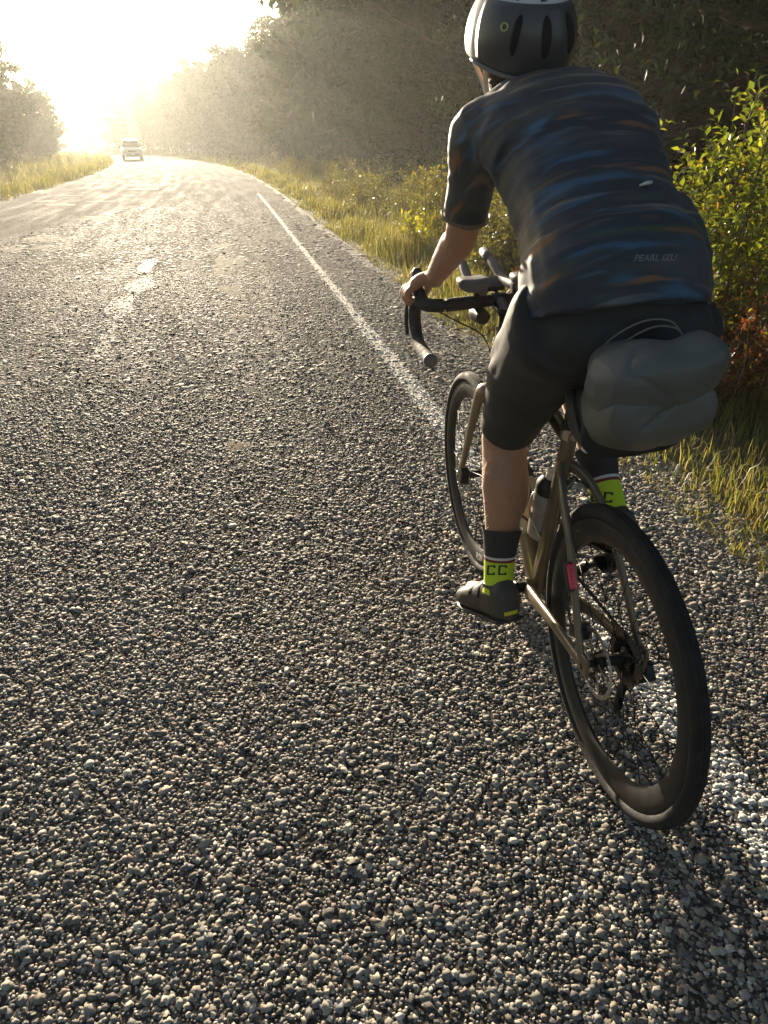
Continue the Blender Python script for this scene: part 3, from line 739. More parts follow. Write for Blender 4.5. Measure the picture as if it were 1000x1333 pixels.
wheelR = wheel(HUBR, True, .4)
wheelF = wheel(HUBF, False, 1.1)

def frame():
    g = G(); BB = Vector((.43, 0, .27)); ST = Vector((.290, 0, .775)); HT, HB = Vector((.757, 0, .895)), Vector((.812, 0, .735))
    g.tube([BB + Vector((.0, 0, -.01)), BB.lerp(ST, .35), BB.lerp(ST, .7), ST], [.021, .0195, .0185, .0175], 14, sq=(.95, 1.25))
    g.tube([HB + Vector((-.01, 0, .025)), HB.lerp(BB, .3), HB.lerp(BB, .7), BB], [.027, .0265, .026, .028], 16, sq=(.95, 1.15))
    g.tube([HT + Vector((.006, 0, -.03)), HT.lerp(ST, .5) + Vector((.0, 0, -.026)), ST + Vector((.008, 0, -.03))], [.021, .0185, .0155], 12, sq=(1.1, .9))
    g.tube([HB, HB.lerp(HT, .5), HT], [.027, .0215, .0225], 16)
    g.tube([BB + Vector((0, -.036, 0)), BB + Vector((0, .036, 0))], .0235, 20)
    for s_ in (1, -1):
        p = spline([(.318, s_ * .004, .682), (.262, s_ * .028, .668), (.205, s_ * .043, .628), (.139, s_ * .052, .558), (.03, s_ * .066, .385), (.003, s_ * .067, .348)], 5)
        g.tube(p, lerp_list([.0145, .0125, .0112, .0102, .0095, .0105], len(p)), 10, sq=(.8, 1.2))
        p = spline([(.415, s_ * .030, .262), (.335, s_ * .043, .286), (.20, s_ * .056, .318), (.07, s_ * .065, .335), (.0, s_ * .067, .342)], 5)
        g.tube(p, lerp_list([.018, .0165, .0125, .0110, .0115], len(p)), 10, sq=(.72, 1.25))
        g.box((.0, s_ * .067, .346), (.044, .008, .05), bev=.003)
    g.tube([(.238, -.030, .652), (.256, 0, .668), (.238, .030, .652)], .009, 8)
    return g.build("frame", M_FRAME, bike, angle=60)
frame()
g = G()
for s_ in (1, -1):
    p = spline([(.812, s_ * .018, .722), (.817, s_ * .047, .700), (.862, s_ * .056, .600), (.955, s_ * .057, .430), (1.012, s_ * .057, .352)], 6)
    g.tube(p, lerp_list([.022, .0205, .0175, .0135, .0115], len(p)), 12, sq=(.62, 1.25))
    g.box((1.016, s_ * .056, .348), (.03, .010, .03), bev=.003)
g.tube([(.806, 0, .742), (.812, 0, .722)], .026, 16)
g.build("fork", M_FRAME, bike, angle=60)
g = G(); g.tube([(.293, 0, .765), (.232, 0, .945)], .0142, 14); g.box((.235, 0, .948), (.045, .04, .022), bev=.005); g.build("seat_post", M_BLACK, bike, angle=50)
g = G(); g.tube([(.298, 0, .755), (.291, 0, .782)], .0215, 18); g.box((.268, 0, .766), (.016, .02, .016), bev=.003); g.build("seat_clamp", M_STEEL, bike, angle=50)
g = G()
rl = [((.345, 0, .962), (0, .012, 0), (0, 0, .010)), ((.33, 0, .964), (0, .020, 0), (0, 0, .016)), ((.27, 0, .964), (0, .024, 0), (0, 0, .018)), ((.20, 0, .966), (0, .036, 0), (0, 0, .018)), ((.13, 0, .972), (0, .062, 0), (0, 0, .018)), ((.09, 0, .978), (0, .070, 0), (0, 0, .017)), ((.075, 0, .979), (0, .058, 0), (0, 0, .010))]
g.ell(rl, 18); sdl = g.build("saddle", M_PLAST, bike)
g = G()
for s_ in (1, -1): g.tube(spline([(.31, s_ * .012, .955), (.27, s_ * .021, .938), (.19, s_ * .022, .938), (.10, s_ * .03, .966)], 5), .0036, 6)
g.build("rail", M_STEEL, sdl)
# crank, rings, pedals
PL, PR, BBc = Vector((.552, .124, .152)), Vector((.308, -.124, .388)), Vector((.43, 0, .27))
for s_, P in ((1, PL), (-1, PR)):
    g = G(); a = BBc + Vector((0, s_ * .062, 0)); b = Vector((P.x, s_ * .074, P.z))
    g.tube([a + (a - b).normalized() * .014, a, a.lerp(b, .5), b, b + (b - a).normalized() * .012], [.010, .0175, .0135, .0125, .009], 12, sq=(.7, 1.2))
    g.tube([BBc + Vector((0, s_ * .036, 0)), a + Vector((0, s_ * .006, 0))], .015, 14)
    g.build("crank_arm", M_BLACK, bike, angle=50)
    g = G(); g.tube([b, P + Vector((0, s_ * .028, 0))], .006, 8); g.box(P + Vector((0, s_ * .01, 0)), (.062, .056, .014), bev=.005); g.box(P + Vector((-.03, s_ * .01, .006)), (.016, .04, .012), bev=.003)
    g.build("pedal", M_BLACK, bike, angle=50)
g = G()
for r_, y_, t_ in ((.100, -.0465, 48), (.072, -.0385, 34)):
    h = G(); gear(h, r_, y_, t_, .003); g.add([Vector(v) + BBc for v in h.v], h.f)
for k in range(4):
    a = 1.2 + k * math.pi / 2
    g.tube([BBc + Vector((0, -.05, 0)), BBc + Vector((math.cos(a) * .08, -.047, math.sin(a) * .08))], [.016, .010], 8, sq=(.4, 1))
g.build("chainring", M_BLACK, bike, angle=35)
def chain():
    g = G(); y0, y1 = -.0465, -.045; rc, rr_ = .100, .048
    pts = []
    for k in range(13): a = math.pi / 2 - math.pi * k / 12 * 1.02; pts.append(BBc + Vector((math.cos(a) * rc, y0, math.sin(a) * rc)))
    low1, low2 = Vector((.045, -.052, .155)), Vector((.022, -.052, .27))
    for k in range(1, 22): pts.append(pts[12].lerp(low1 + Vector((0, 0, -.014)), k / 22))
    for k in range(7): a = -math.pi / 2 - math.pi * k / 6 * .75; pts.append(low1 + Vector((math.cos(a) * .014, 0, math.sin(a) * .014)))
    for k in range(5): pts.append(low1.lerp(low2, (k + 1) / 6) + Vector((.010 - .012 * k / 5, 0, 0)))
    for k in range(10): a = -.3 - (math.pi * 1.15) * k / 9; pts.append(HUBR + Vector((math.cos(a) * rr_, y1, math.sin(a) * rr_)))
    last, first = pts[-1], pts[0]
    for k in range(1, 36): pts.append(last.lerp(first, k / 36))
    P = []; acc = 0.0
    for i in range(len(pts)):
        a, b = pts[i], pts[(i + 1) % len(pts)]; L_ = (b - a).length; t = acc
        while t < L_: P.append((a.lerp(b, t / L_), (b - a).normalized())); t += .0127
        acc = t - L_
    for i, (p, t) in enumerate(P):
        u = Vector((0, 1, 0)); n_ = t.cross(u)
        M3 = Matrix((t, u, n_)).transposed(); g.box(p, (.0125, .0062 if i % 2 else .0042, .0078), M3)
    return g.build("chain", M_CHAIN, bike, smooth=False)
chain()
# rear derailleur and brake calipers
g = G(); g.box((-.012, -.078, .312), (.036, .022, .045), Matrix.Rotation(.5, 3, 'Y'), .008); g.tube([(-.004, -.07, .335), (-.022, -.082, .30), (.012, -.066, .268)], [.010, .014, .013], 10)
for y_ in (-.047, -.058):
    g.tube([(.020, y_, .272), (.036, y_, .21), (.046, y_, .148)], [.011, .008, .011], 8, sq=(.25, 1))
for c_ in ((.022, 0, .27), (.045, 0, .155)):
    h = G(); gear(h, .021, -.0525, 11, .003); g.add([Vector(v) + Vector(c_) for v in h.v], h.f)
g.build("rear_derailleur", M_BLACK, bike, angle=45)
g = G(); g.box((.062, .052, .385), (.055, .028, .024), Matrix.Rotation(.35, 3, 'Y'), .006); g.box((.062, .044, .392), (.03, .03, .03), Matrix.Rotation(.35, 3, 'Y'), .006); g.build("brake_caliper", M_BLACK, bike, angle=45)
g = G(); g.box((.958, .054, .372), (.028, .028, .06), Matrix.Rotation(-.45, 3, 'Y'), .006); g.build("brake_caliper", M_BLACK, bike, angle=45)
# cables
for pts_ in ([(.03, .062, .41), (.08, .066, .40), (.12, .06, .45), (.16, .054, .55)], [(-.01, -.08, .325), (-.055, -.075, .37), (-.03, -.07, .41), (.05, -.064, .375)],
             [(.86, .17, .945), (.90, .10, .90), (.87, .03, .86), (.80, .026, .83)], [(.86, -.17, .945), (.90, -.10, .90), (.87, -.03, .86), (.80, -.026, .83)]):
    g = G(); g.tube(spline(pts_, 6), .0025, 6); g.build("cable", M_PLAST, bike)
# cockpit
g = G(); g.tube([(.752, 0, .905), (.742, 0, .958)], .0185, 14); g.tube([(.748, 0, .940), (.815, 0, .962)], [.020, .019], 14); g.tube([(.815, -.022, .963), (.815, .022, .963)], .021, 16); g.build("stem", M_BLACK, bike, angle=50)
g = G()
hp = [(.815, 0, .965), (.813, .06, .965), (.806, .15, .965), (.812, .188, .966), (.838, .205, .967), (.885, .212, .966), (.913, .215, .938), (.905, .217, .892), (.862, .219, .857), (.79, .221, .848), (.705, .223, .846)]
for s_ in (1, -1):
    p = spline([(x, s_ * y, z) for x, y, z in hp], 6); g.tube(p, [.0182 if abs(q.y) > .05 else .0158 for q in p], 14)
hb = g.build("handlebar", M_TAPE, bike)
for s_ in (1, -1):
    g = G(); g.tube([(.709, s_ * .223, .846), (.700, s_ * .223, .846), (.696, s_ * .223, .846)], [.0188, .0192, .015], 14); g.build("end_plug", M_DUST, hb)
    g = G(); p = spline([(.848, s_ * .207, .972), (.885, s_ * .207, .986), (.925, s_ * .204, .992), (.946, s_ * .200, 1.012), (.950, s_ * .197, 1.034), (.950, s_ * .196, 1.046)], 5)
    g.tube(p, lerp_list([.0175, .0185, .0185, .0175, .0165, .009], len(p)), 12, sq=(.92, 1.1)); g.build("brake_hood", M_PLAST, bike)
    g = G(); p = spline([(.945, s_ * .212, .995), (.962, s_ * .222, .955), (.955, s_ * .232, .905), (.928, s_ * .236, .866)], 5); g.tube(p, lerp_list([.011, .0095, .0085, .007], len(p)), 8, sq=(.8, 1.4)); g.build("brake_lever", M_BLACK, bike)
for s_ in (1, -1):
    g = G(); p = spline([(.775, s_ * .055, 1.000), (.86, s_ * .052, .998), (.93, s_ * .050, 1.004), (.985, s_ * .047, 1.028), (1.03, s_ * .045, 1.040), (1.09, s_ * .044, 1.056)], 5)
    g.tube(p, .0136, 12); g.tube([p[-7], p[-1]], .0143, 12); ab = g.build("aero_bar", M_DUST, bike)
    g = G(); g.box((.812, s_ * .055, .985), (.034, .034, .052), bev=.006); g.build("clamp", M_BLACK, ab, angle=45)
    g = G(); c = Vector((.80, s_ * .076, 1.012)); rl = []
    for k in range(7):
        u = -1 + 2 * k / 6; hw = .043 * (1 - .35 * abs(u) ** 3); rl.append(((c.x + u * .048, c.y, c.z + .004 * abs(u)), (0, hw, 0), (0, 0, .019 * (1 - .6 * abs(u) ** 4))))
    g.ell(rl, 16, 2.6)
    g.v = [(x, y, z + 6.0 * (y - c.y) ** 2) for x, y, z in g.v]
    g.build("arm_pad", M_DUST, ab)
g = G(); g.tube([(.775, .055, .930), (.81, .055, .930), (.838, .055, .930), (.845, .055, .930)], [.020, .0225, .0235, .019], 16); g.tube([(.815, .055, .935), (.815, .055, .965)], .007, 8); hl = g.build("head_light", M_BLACK, bike, angle=45)
g = G(); g.tube([(.7745, .055, .930), (.771, .055, .930)], [.020, .017], 16); g.build("end_ring", M_PLAST, hl, angle=45)
g = G(); g.box((.87, .0, 1.0), (.075, .05, .014), Matrix.Rotation(-.25, 3, 'Y'), .005); g.tube([(.82, 0, .975), (.86, 0, .99)], .007, 8); g.build("bike_computer", M_PLAST, bike, angle=45)
# tail light on the left seat stay
T3 = Matrix.Rotation(.56, 3, 'Y')
g = G(); g.box((.104, .064, .507), (.020, .023, .066), T3, .006); g.tube([(.116, .056, .512), (.128, .054, .524)], .011, 10); tl = g.build("tail_light", M_PLAST, bike, angle=45)
g = G(); g.box(Vector((.104, .064, .507)) + T3 @ Vector((-.0085, 0, 0)), (.010, .0175, .056), T3, .004)
g.build("lens", M_RED, tl, angle=45)
g = G()
for k in range(6): g.ico(Vector((.104, .064, .507)) + T3 @ Vector((-.0138, 0, -.02 + .008 * k)), (.0012, .0022, .0022), 1)
g.build("diode", M_STEEL, tl)
# bottle cages
def cage(p0, ax, nm):
    ax = Vector(ax).normalized(); g = G(); yv = Vector((0, 1, 0)); f_ = ax.cross(yv)
    if f_.x < 0: f_ = -f_
    for s_ in (1, -1):
        g.tube(spline([p0 - f_ * .036, p0 + ax * .03 - f_ * .034 + yv * s_ * .02, p0 + ax * .07 + yv * s_ * .038, p0 + ax * .12 + f_ * .02 + yv * s_ * .034, p0 + ax * .13 + f_ * .038], 5), .0035, 6)
    g.tube([p0 - f_ * .037, p0 + ax * .13 - f_ * .037], .006, 6); g.tube([p0 - f_ * .03, p0 - ax * .004, p0 + f_ * .034], .0035, 6)
    return g.build("bottle_cage", M_STEEL if nm else M_BLACK, bike)
AX1 = Vector((-.135, 0, .505)).normalized(); P1 = Vector((.430, .0, .43)) 
AX2 = Vector((.382, 0, .47)).normalized(); P2 = Vector((.485, 0, .405))
cage(P1, AX1, True); cage(P2, AX2, False)

def bottle(p0, ax, body, cap, label):
    r_ = empty("water_bottle", matrix=B_MAT); g = G()
    g.lathe([(.0, 0), (.031, 0), (.0355, .005), (.0365, .02), (.0365, .075), (.0345, .083), (.0345, .095), (.0365, .103), (.0365, .142), (.034, .15), (.0, .15)], p0, ax, 28); g.build("body", body, r_, angle=50)
    g = G(); g.lathe([(.0, .15), (.0345, .15), (.0355, .154), (.0345, .172), (.027, .186), (.017, .193), (0, .193)], p0, ax, 28); g.build("cap", cap, r_, angle=50)
    g = G(); g.lathe([(.0155, .192), (.0155, .203), (.0135, .209), (.006, .209), (.005, .205), (.0, .205)], p0, ax, 22); g.build("nozzle", M_NOZ, r_, angle=50)
    return tag(r_, label, "bottle", "bottles in the frame")
M_NOZ = mat("pale_rubber", (.62, .60, .52), .55, var=.2, vscale=60)
M_BOT = mat("translucent_bottle", (.30, .275, .235), .3, var=.3, vscale=35, spec=.5)
M_BOT2 = mat("clear_bottle", (.36, .37, .29), .28, var=.3, vscale=35, trans=.25)
bottle(P1, AX1, M_BOT, M_PLAST, "dusty grey water bottle with black cap upright in front of the seat tube")
bottle(P2, AX2, M_BOT2, M_PLAST, "pale water bottle on the down tube behind the rider's left calf")

# ------------------------------------------------------------------ rider
def skin_mat():
    m = mat("skin", (.43, .215, .118), .48, var=.18, vscale=25, bump=.12, bscale=120)
    b = m.node_tree.nodes["Principled BSDF"]; b.inputs["Subsurface Weight"].default_value = .12; b.inputs["Subsurface Radius"].default_value = (.012, .005, .003); b.inputs["Sheen Weight"].default_value = .35
    b.inputs["Sheen Roughness"].default_value = .4
    return m
M_SKIN = skin_mat()
M_HAIR = mat("dark_hair", (.035, .024, .016), .7, var=.4, vscale=120, bump=.8, bscale=240)
M_SHORTS = mat("black_stretch_fabric", (.020, .019, .018), .72, var=.15, vscale=60, bump=.08, bscale=500, sheen=.03)
M_SOCKD = mat("charcoal_knit", (.035, .034, .034), .9, var=.2, vscale=200, bump=.3, bscale=600)
M_SOCKY = mat("neon_yellow_knit", (.56, .72, .03), .85, var=.1, vscale=200, bump=.3, bscale=600)
M_SOCKW = mat("white_knit", (.62, .60, .56), .9)
M_SOCKR = mat("dark_red_knit", (.20, .03, .03), .9)
M_SHOE = mat("black_shoe_upper", (.050, .045, .037), .5, var=.6, vscale=40, bump=.2, bscale=160)
M_SOLE = mat("black_sole", (.015, .015, .015), .6)
M_YTAB = mat("yellow_tab", (.65, .58, .02), .5)
M_HWHITE = mat("helmet_white", (.55, .55, .53), .3, var=.08, vscale=20, coat=.4)
M_HBLACK = mat("helmet_liner", (.022, .022, .024), .7, var=.3, vscale=50)
def jersey_mat():
    m = bpy.data.materials.new("streaked_jersey"); m.use_nodes = True; n = m.node_tree; b = n.nodes["Principled BSDF"]; L = n.links.new
    tc = n.nodes.new("ShaderNodeTexCoord"); rm = n.nodes.new("ShaderNodeMapping"); rm.inputs["Rotation"].default_value = (0, rad(42), 0); L(tc.outputs["Object"], rm.inputs[0])
    def streak(off, sc, lo, hi):
        mp = n.nodes.new("ShaderNodeMapping"); mp.inputs["Location"].default_value = off; mp.inputs["Scale"].default_value = (sc[0] * 1.1, sc[1] * 1.9, sc[1] * 2.4); L(rm.outputs[0], mp.inputs[0])
        ns = n.nodes.new("ShaderNodeTexNoise"); ns.inputs["Scale"].default_value = 1; ns.inputs["Detail"].default_value = 2; ns.inputs["Roughness"].default_value = .45; ns.inputs["Distortion"].default_value = .25; L(mp.outputs[0], ns.inputs[0])
        mr = n.nodes.new("ShaderNodeMapRange"); mr.interpolation_type = 'SMOOTHSTEP'; mr.inputs[1].default_value = lo; mr.inputs[2].default_value = hi; L(ns.outputs[0], mr.inputs[0]); return mr.outputs[0]
    cur = None
    base = n.nodes.new("ShaderNodeRGB"); base.outputs[0].default_value = (.020, .026, .037, 1); cur = base.outputs[0]
    for off, sc, lo, hi, col in (((0, 0, 0), (24, 1.9, 24), .42, .75, (.052, .057, .066, 1)), ((5, 3, 1), (38, 2.4, 38), .55, .70, (.045, .055, .035, 1)),
                                 ((9, 1, 4), (30, 2.6, 30), .53, .69, (.030, .090, .165, 1)), ((2, 7, 8), (40, 3.0, 40), .605, .73, (.20, .085, .035, 1)),
                                 ((4, 11, 3), (26, 3.0, 26), .63, .74, (.05, .12, .20, 1)), ((14, 2, 6), (48, 2.4, 48), .56, .74, (.17, .15, .13, 1))):
        f = streak(off, sc, lo, hi); mx = n.nodes.new("ShaderNodeMix"); mx.data_type = 'RGBA'; L(f, mx.inputs[0]); L(cur, mx.inputs[6]); mx.inputs[7].default_value = col; cur = mx.outputs[2]
    L(cur, b.inputs["Base Color"]); b.inputs["Roughness"].default_value = .62; b.inputs["Sheen Weight"].default_value = .08
    n2 = n.nodes.new("ShaderNodeTexNoise"); n2.inputs["Scale"].default_value = 700; L(tc.outputs["Object"], n2.inputs[0])
    bp = n.nodes.new("ShaderNodeBump"); bp.inputs["Strength"].default_value = .08; bp.inputs["Distance"].default_value = .002; L(n2.outputs[0], bp.inputs["Height"]); L(bp.outputs[0], b.inputs["Normal"])
    return m
M_JERSEY = jersey_mat()

person = empty("person", matrix=B_MAT)
tag(person, "cyclist seen from behind in dark streaked jersey, black shorts and white helmet", "person")
V3 = Vector
def limb(g, pts, rad_, n=18, k=6, hint=(0, 1, 0)):
    p = spline(pts, k); g.tube(p, [float(x) for x in np.interp(np.linspace(0, len(pts) - 1, len(p)), range(len(pts)), rad_)], n, hint=hint)
HIP = {1: V3((.205, .085, 1.045)), -1: V3((.205, -.108, 1.045))}
KNEE = {1: V3((.478, .090, .705)), -1: V3((.585, -.115, .865))}
ANK = {1: V3((.380, .130, .335)), -1: V3((.300, -.122, .548))}
SHO = {1: V3((.565, .134, 1.378)), -1: V3((.590, -.158, 1.372))}
ELB = {1: V3((.678, .146, 1.155)), -1: V3((.73, -.190, 1.150))}
WRI = {1: V3((.862, .172, 1.026)), -1: V3((.862, -.196, 1.022))}

TORSO = [  # centre, spine angle, half width, half depth
    ((.165, -.016, .985), 78, .125, .085), ((.165, -.014, 1.03), 70, .162, .112), ((.190, -.014, 1.095), 58, .168, .118), ((.245, -.022, 1.155), 50, .160, .112),
    ((.315, -.034, 1.212), 43, .152, .105), ((.395, -.040, 1.275), 40, .158, .110), ((.470, -.042, 1.335), 38, .170, .112), ((.535, -.040, 1.382), 36, .172, .105), ((.590, -.036, 1.418), 36, .142, .085), ((.630, -.034, 1.445), 42, .085, .066)]
def torso(g, grow=0.0, i0=0, i1=None, n=28, p=2.35):
    rl = []
    for c, a, hw, hd in TORSO[i0:i1]:
        t = rad(a); rl.append((c, (0, hw + grow, 0), (-math.sin(t) * (hd + grow), 0, math.cos(t) * (hd + grow))))
    g.ell(rl, n, p)
HEAD = V3((.700, .004, 1.530))
def body():
    g = G(); torso(g, -.045, 0, 8)
    g.tube([(.600, -.048, 1.415), (.635, -.036, 1.445), (.668, -.014, 1.475), (.70, .0, 1.51)], [.070, .062, .058, .06], 18)
    for s_ in (1, -1):
        h, k_, a = HIP[s_], KNEE[s_], ANK[s_]
        limb(g, [h, h.lerp(k_, .4), h.lerp(k_, .8), k_], [.055, .058, .062, .058])
        back = V3((-.020, .002 * s_, 0))
        limb(g, [k_, k_.lerp(a, .12) + back * .3, k_.lerp(a, .32) + back, k_.lerp(a, .55) + back * .7, k_.lerp(a, .82), a, a + V3((.0, 0, -.04))], [.059, .056, .058, .046, .034, .032, .032])
        for q_ in (1, -1): g.ico(k_.lerp(a, .30) + V3((-.026, q_ * .024, 0)), (.040, .036, .095), 2, Matrix.Rotation(math.atan2((a - k_).x, (a - k_).z) + math.pi, 3, 'Y'))
        f = FOOT[s_]; limb(g, [f[0], f[1], f[2]], [.032, .034, .026])
        # shoulder, arm
        s0, e, w_ = SHO[s_], ELB[s_], WRI[s_]
        limb(g, [V3((.535, -.05 + s_ * .10, 1.39)), s0, s0.lerp(e, .25), s0.lerp(e, .6), e, e.lerp(w_, .2), e.lerp(w_, .5), e.lerp(w_, .85), w_], [.070, .055, .050, .045, .0395, .041, .036, .028, .0265])
        # hand: palm over the hood, four fingers curled round the outside, thumb inside
        o_ = lambda x, y, z: V3((x, (y - .006) * s_, z + .006))
        rl = [(w_, (0, .0, .022), (.0, .026, 0))]
        g.ell([(o_(.858, .176, 1.026), (.014, -.020 * s_, 0), (.010, 0, .018)), (o_(.873, .190, 1.024), (.026, -.018 * s_, 0), (.008, .006 * s_, .017)), (o_(.888, .205, 1.018), (.036, -.016 * s_, -.002), (.004, .010 * s_, .016)), (o_(.893, .222, 1.010), (.038, -.010 * s_, -.004), (.002, .010 * s_, .013)), (o_(.895, .231, 1.004), (.036, -.008 * s_, -.004), (.002, .008 * s_, .008))], 18, 2.6)
        for i, (x, q) in enumerate(((.862, .80), (.884, .98), (.906, 1.06), (.928, .98))):
            z0 = 1.006 - .002 * i
            limb(g, [o_(x, .220, z0), o_(x + .004, .242, z0 - .008), o_(x + .008, .2505, z0 - .026 * q), o_(x + .009, .243, z0 - .044 * q), o_(x + .006, .228, z0 - .053 * q)], [.0105, .0104, .0096, .0086, .0066], 10, 4)
        limb(g, [o_(.876, .188, 1.012), o_(.898, .182, .996), o_(.918, .184, .978), o_(.930, .192, .966)], [.0125, .011, .0098, .0075], 10, 4)
    # head with face
    g.ico(HEAD, (.098, .075, .112), 3); g.ico(HEAD + V3((.055, 0, -.055)), (.052, .052, .058), 2); g.ico(HEAD + V3((.08, 0, -.095)), (.026, .028, .022), 2)
    g.ico(HEAD + V3((.10, 0, -.018)), (.022, .013, .026), 2); g.ico(HEAD + V3((.082, 0, .02)), (.022, .05, .012), 2); g.ico(HEAD + V3((.092, 0, -.062)), (.013, .024, .011), 2)
    for s_ in (1, -1): g.ico(HEAD + V3((-.008, s_ * .078, -.012)), (.020, .010, .032), 2, Matrix.Rotation(-s_ * .25, 3, 'Z'))
    o = g.build("body", M_SKIN, person); remesh(o, .0042, 7, .5)
    return o
FOOT = {1: (V3((.362, .129, .282)), V3((.445, .142, .247)), V3((.535, .156, .214))), -1: (V3((.270, -.127, .500)), V3((.335, -.131, .470)), V3((.42, -.137, .455)))}
body()
def fuzz(o):
    """short hair on forearms and lower legs"""
    me = o.data; r = np.random.default_rng(9); V, F = [], []
    co = np.array([v.co[:] for v in me.vertices]); nr = np.array([v.normal[:] for v in me.vertices])
    k_, a = KNEE[1], ANK[1]
    leg = (co[:, 2] < .70) & (co[:, 2] > .47) & (co[:, 0] < .60); arm = (co[:, 2] > 1.03) & (co[:, 2] < 1.20) & (co[:, 0] > .62) & (co[:, 0] < .87) & (np.abs(co[:, 1]) > .08)
    idx = r.permutation(np.nonzero(leg | arm)[0])[:6500]
    for i in idx:
        p, n_ = V3(co[i]), V3(nr[i]); t = (n_ * .8 + V3(r.normal(0, .35, 3)) + V3((.1, 0, -.65))).normalized(); sd_ = t.cross(V3(r.normal(0, 1, 3))).normalized() * .00032; L_ = r.uniform(.006, .014)
        b = len(V); V += [p - sd_, p + sd_, p + t * L_]; F.append((b, b + 1, b + 2))
    m = bpy.data.meshes.new("body_hair"); m.from_pydata([tuple(v) for v in V], [], F); m.update()
    h = link("body_hair", m, mat("body_hair", (.30, .19, .10), .5), person); h["kind"] = "stuff"
fuzz([o_ for o_ in person.children if o_.name.startswith("body")][0])
for s_ in (1, -1):
    g = G(); g.ico(HEAD + V3((.083, s_ * .031, .003)), (.0125, .0135, .012), 2); g.build("eye", M_SOCKW, person)

# hair below the helmet
g = G()
for a in range(1):
    rl = []
    for k in range(7):
        z = -.075 + k * .03; q = math.sqrt(max(.05, 1 - (z / .12) ** 2)); rl.append((HEAD + V3((-.016, 0, z)), (0, .0775 * q, 0), (-.094 * q, 0, 0)))
    g.ell(rl, 22)
o = g.build("hair", M_HAIR, person); remesh(o, .006, 3)
displace(o, lambda c, n_: .004 * noise.noise(c * 90) + .002 * noise.noise(c * 220))

# jersey: torso, sleeves, pockets
def jersey():
    g = G(); torso(g, .011, 2, 9)
    # collar
    g.tube([(.585, -.048, 1.412), (.622, -.040, 1.440), (.640, -.030, 1.456)], [.082, .074, .069], 20)
    for s_ in (1, -1): limb(g, [V3((.615, -.04, 1.44)), V3((.590, -.045 + s_ * .08, 1.425)), SHO[s_] + V3((0, -s_ * .01, .004))], [.06, .062, .060], 18)
    for s_ in (1, -1):
        s0, e = SHO[s_], ELB[s_]
        end = s0.lerp(e, .80)
        limb(g, [V3((.525, -.05 + s_ * .09, 1.39)), s0 + V3((0, s_ * .002, .002)), s0.lerp(e, .3), s0.lerp(e, .6), end], [.080, .064, .058, .054, .0535], 22)
        kk = 1.0 if s_ > 0 else .80; limb(g, [V3((.44, -.05 + s_ * .12 * kk, 1.33)), V3((.51, -.05 + s_ * .14 * kk, 1.37)), s0], [.08, .082 * (.5 + .5 * kk), .060], 18)
    # loaded rear pockets, sagging to the right
    rl = []
    for x, z, hw, hd, cy in ((.312, 1.262, .122, .014, -.074), (.280, 1.246, .134, .030, -.070), (.222, 1.200, .144, .042, -.062), (.172, 1.140, .150, .044, -.054), (.142, 1.090, .152, .038, -.046), (.132, 1.064, .154, .026, -.036)):
        t = rad(52); rl.append(((x, cy, z), (0, hw, 0), (-math.sin(t) * hd, 0, math.cos(t) * hd)))
    g.ell(rl, 28, 3.0)
    # lower hem that falls over the hips
    g.ell([((.245, -.024, 1.165), (0, .172, 0), (-.108, 0, .082)), ((.195, -.018, 1.10), (0, .180, 0), (-.128, 0, .070)), ((.178, -.014, 1.055), (0, .181, 0), (-.136, 0, .046))], 28, 2.4)
    o = g.build("jersey", M_JERSEY, person); remesh(o, .005, 8, .5)
    def wr(c, n_):
        a = noise.noise(V3((c.x * 9 + c.z * 22, c.y * 6, c.z * 10))) * .0042
        b = noise.noise(V3((c.x * 26 - c.z * 30, c.y * 14 + c.x * 12, c.z * 24 + 3))) * .0026
        arm = max(0.0, min(1.0, (abs(c.y + .05) - .15) / .06)) * max(0.0, min(1.0, (c.x - .5) / .05))
        fold = math.sin(c.z * 200 + 5 * noise.noise(c * 14)) * .0022 * arm * max(0.0, noise.noise(c * 13 + V3((3, 1, 2))) + .25)
        low = max(0, min(1, (1.18 - c.z) / .1)); d = noise.noise(V3((c.x * 20, c.y * 10, c.z * 50 + 7))) * .004 * low
        return a + b + fold + d
    displace(o, wr)
    return o
JER = jersey()
g = G(); e0 = SHO[1].lerp(ELB[1], .735); e1 = SHO[1].lerp(ELB[1], .775)
g.tube([e0, e1], [.0592, .0588], 26, cap=False)
g.build("sleeve_band", mat("tan_reflective_band", (.16, .125, .085), .6), person)

# shorts
def shorts():
    g = G(); torso(g, .004, 0, 4)
    g.ell([((.115, -.02, .985), (0, .10, 0), (-.02, 0, .05)), ((.135, -.02, 1.02), (0, .155, 0), (-.06, 0, .075)), ((.185, -.014, 1.06), (0, .168, 0), (-.105, 0, .075))], 26)
    for s_ in (1, -1):
        g.ico((.142, -.02 + s_ * .082, 1.02), (.105, .098, .092), 2)
        h, k_ = HIP[s_], KNEE[s_]; q = .93 if s_ > 0 else .80
        limb(g, [h + V3((-.065, 0, .015)), h + V3((-.035, 0, -.01)), h.lerp(k_, .35), h.lerp(k_, .7), h.lerp(k_, q)], [.108, .118, .101, .080, .0685], 26)
    o = g.build("shorts", M_SHORTS, person); remesh(o, .005, 10, .5)
    def wr(c, n_):
        hp = math.exp(-((c.x - .33) / .06) ** 2 - ((c.z - 1.02) / .09) ** 2)
        return noise.noise(c * 14) * .003 + math.sin(c.x * 90 + c.z * 140 + 2 * noise.noise(c * 12)) * .0042 * hp
    displace(o, wr)
    return o
shorts()

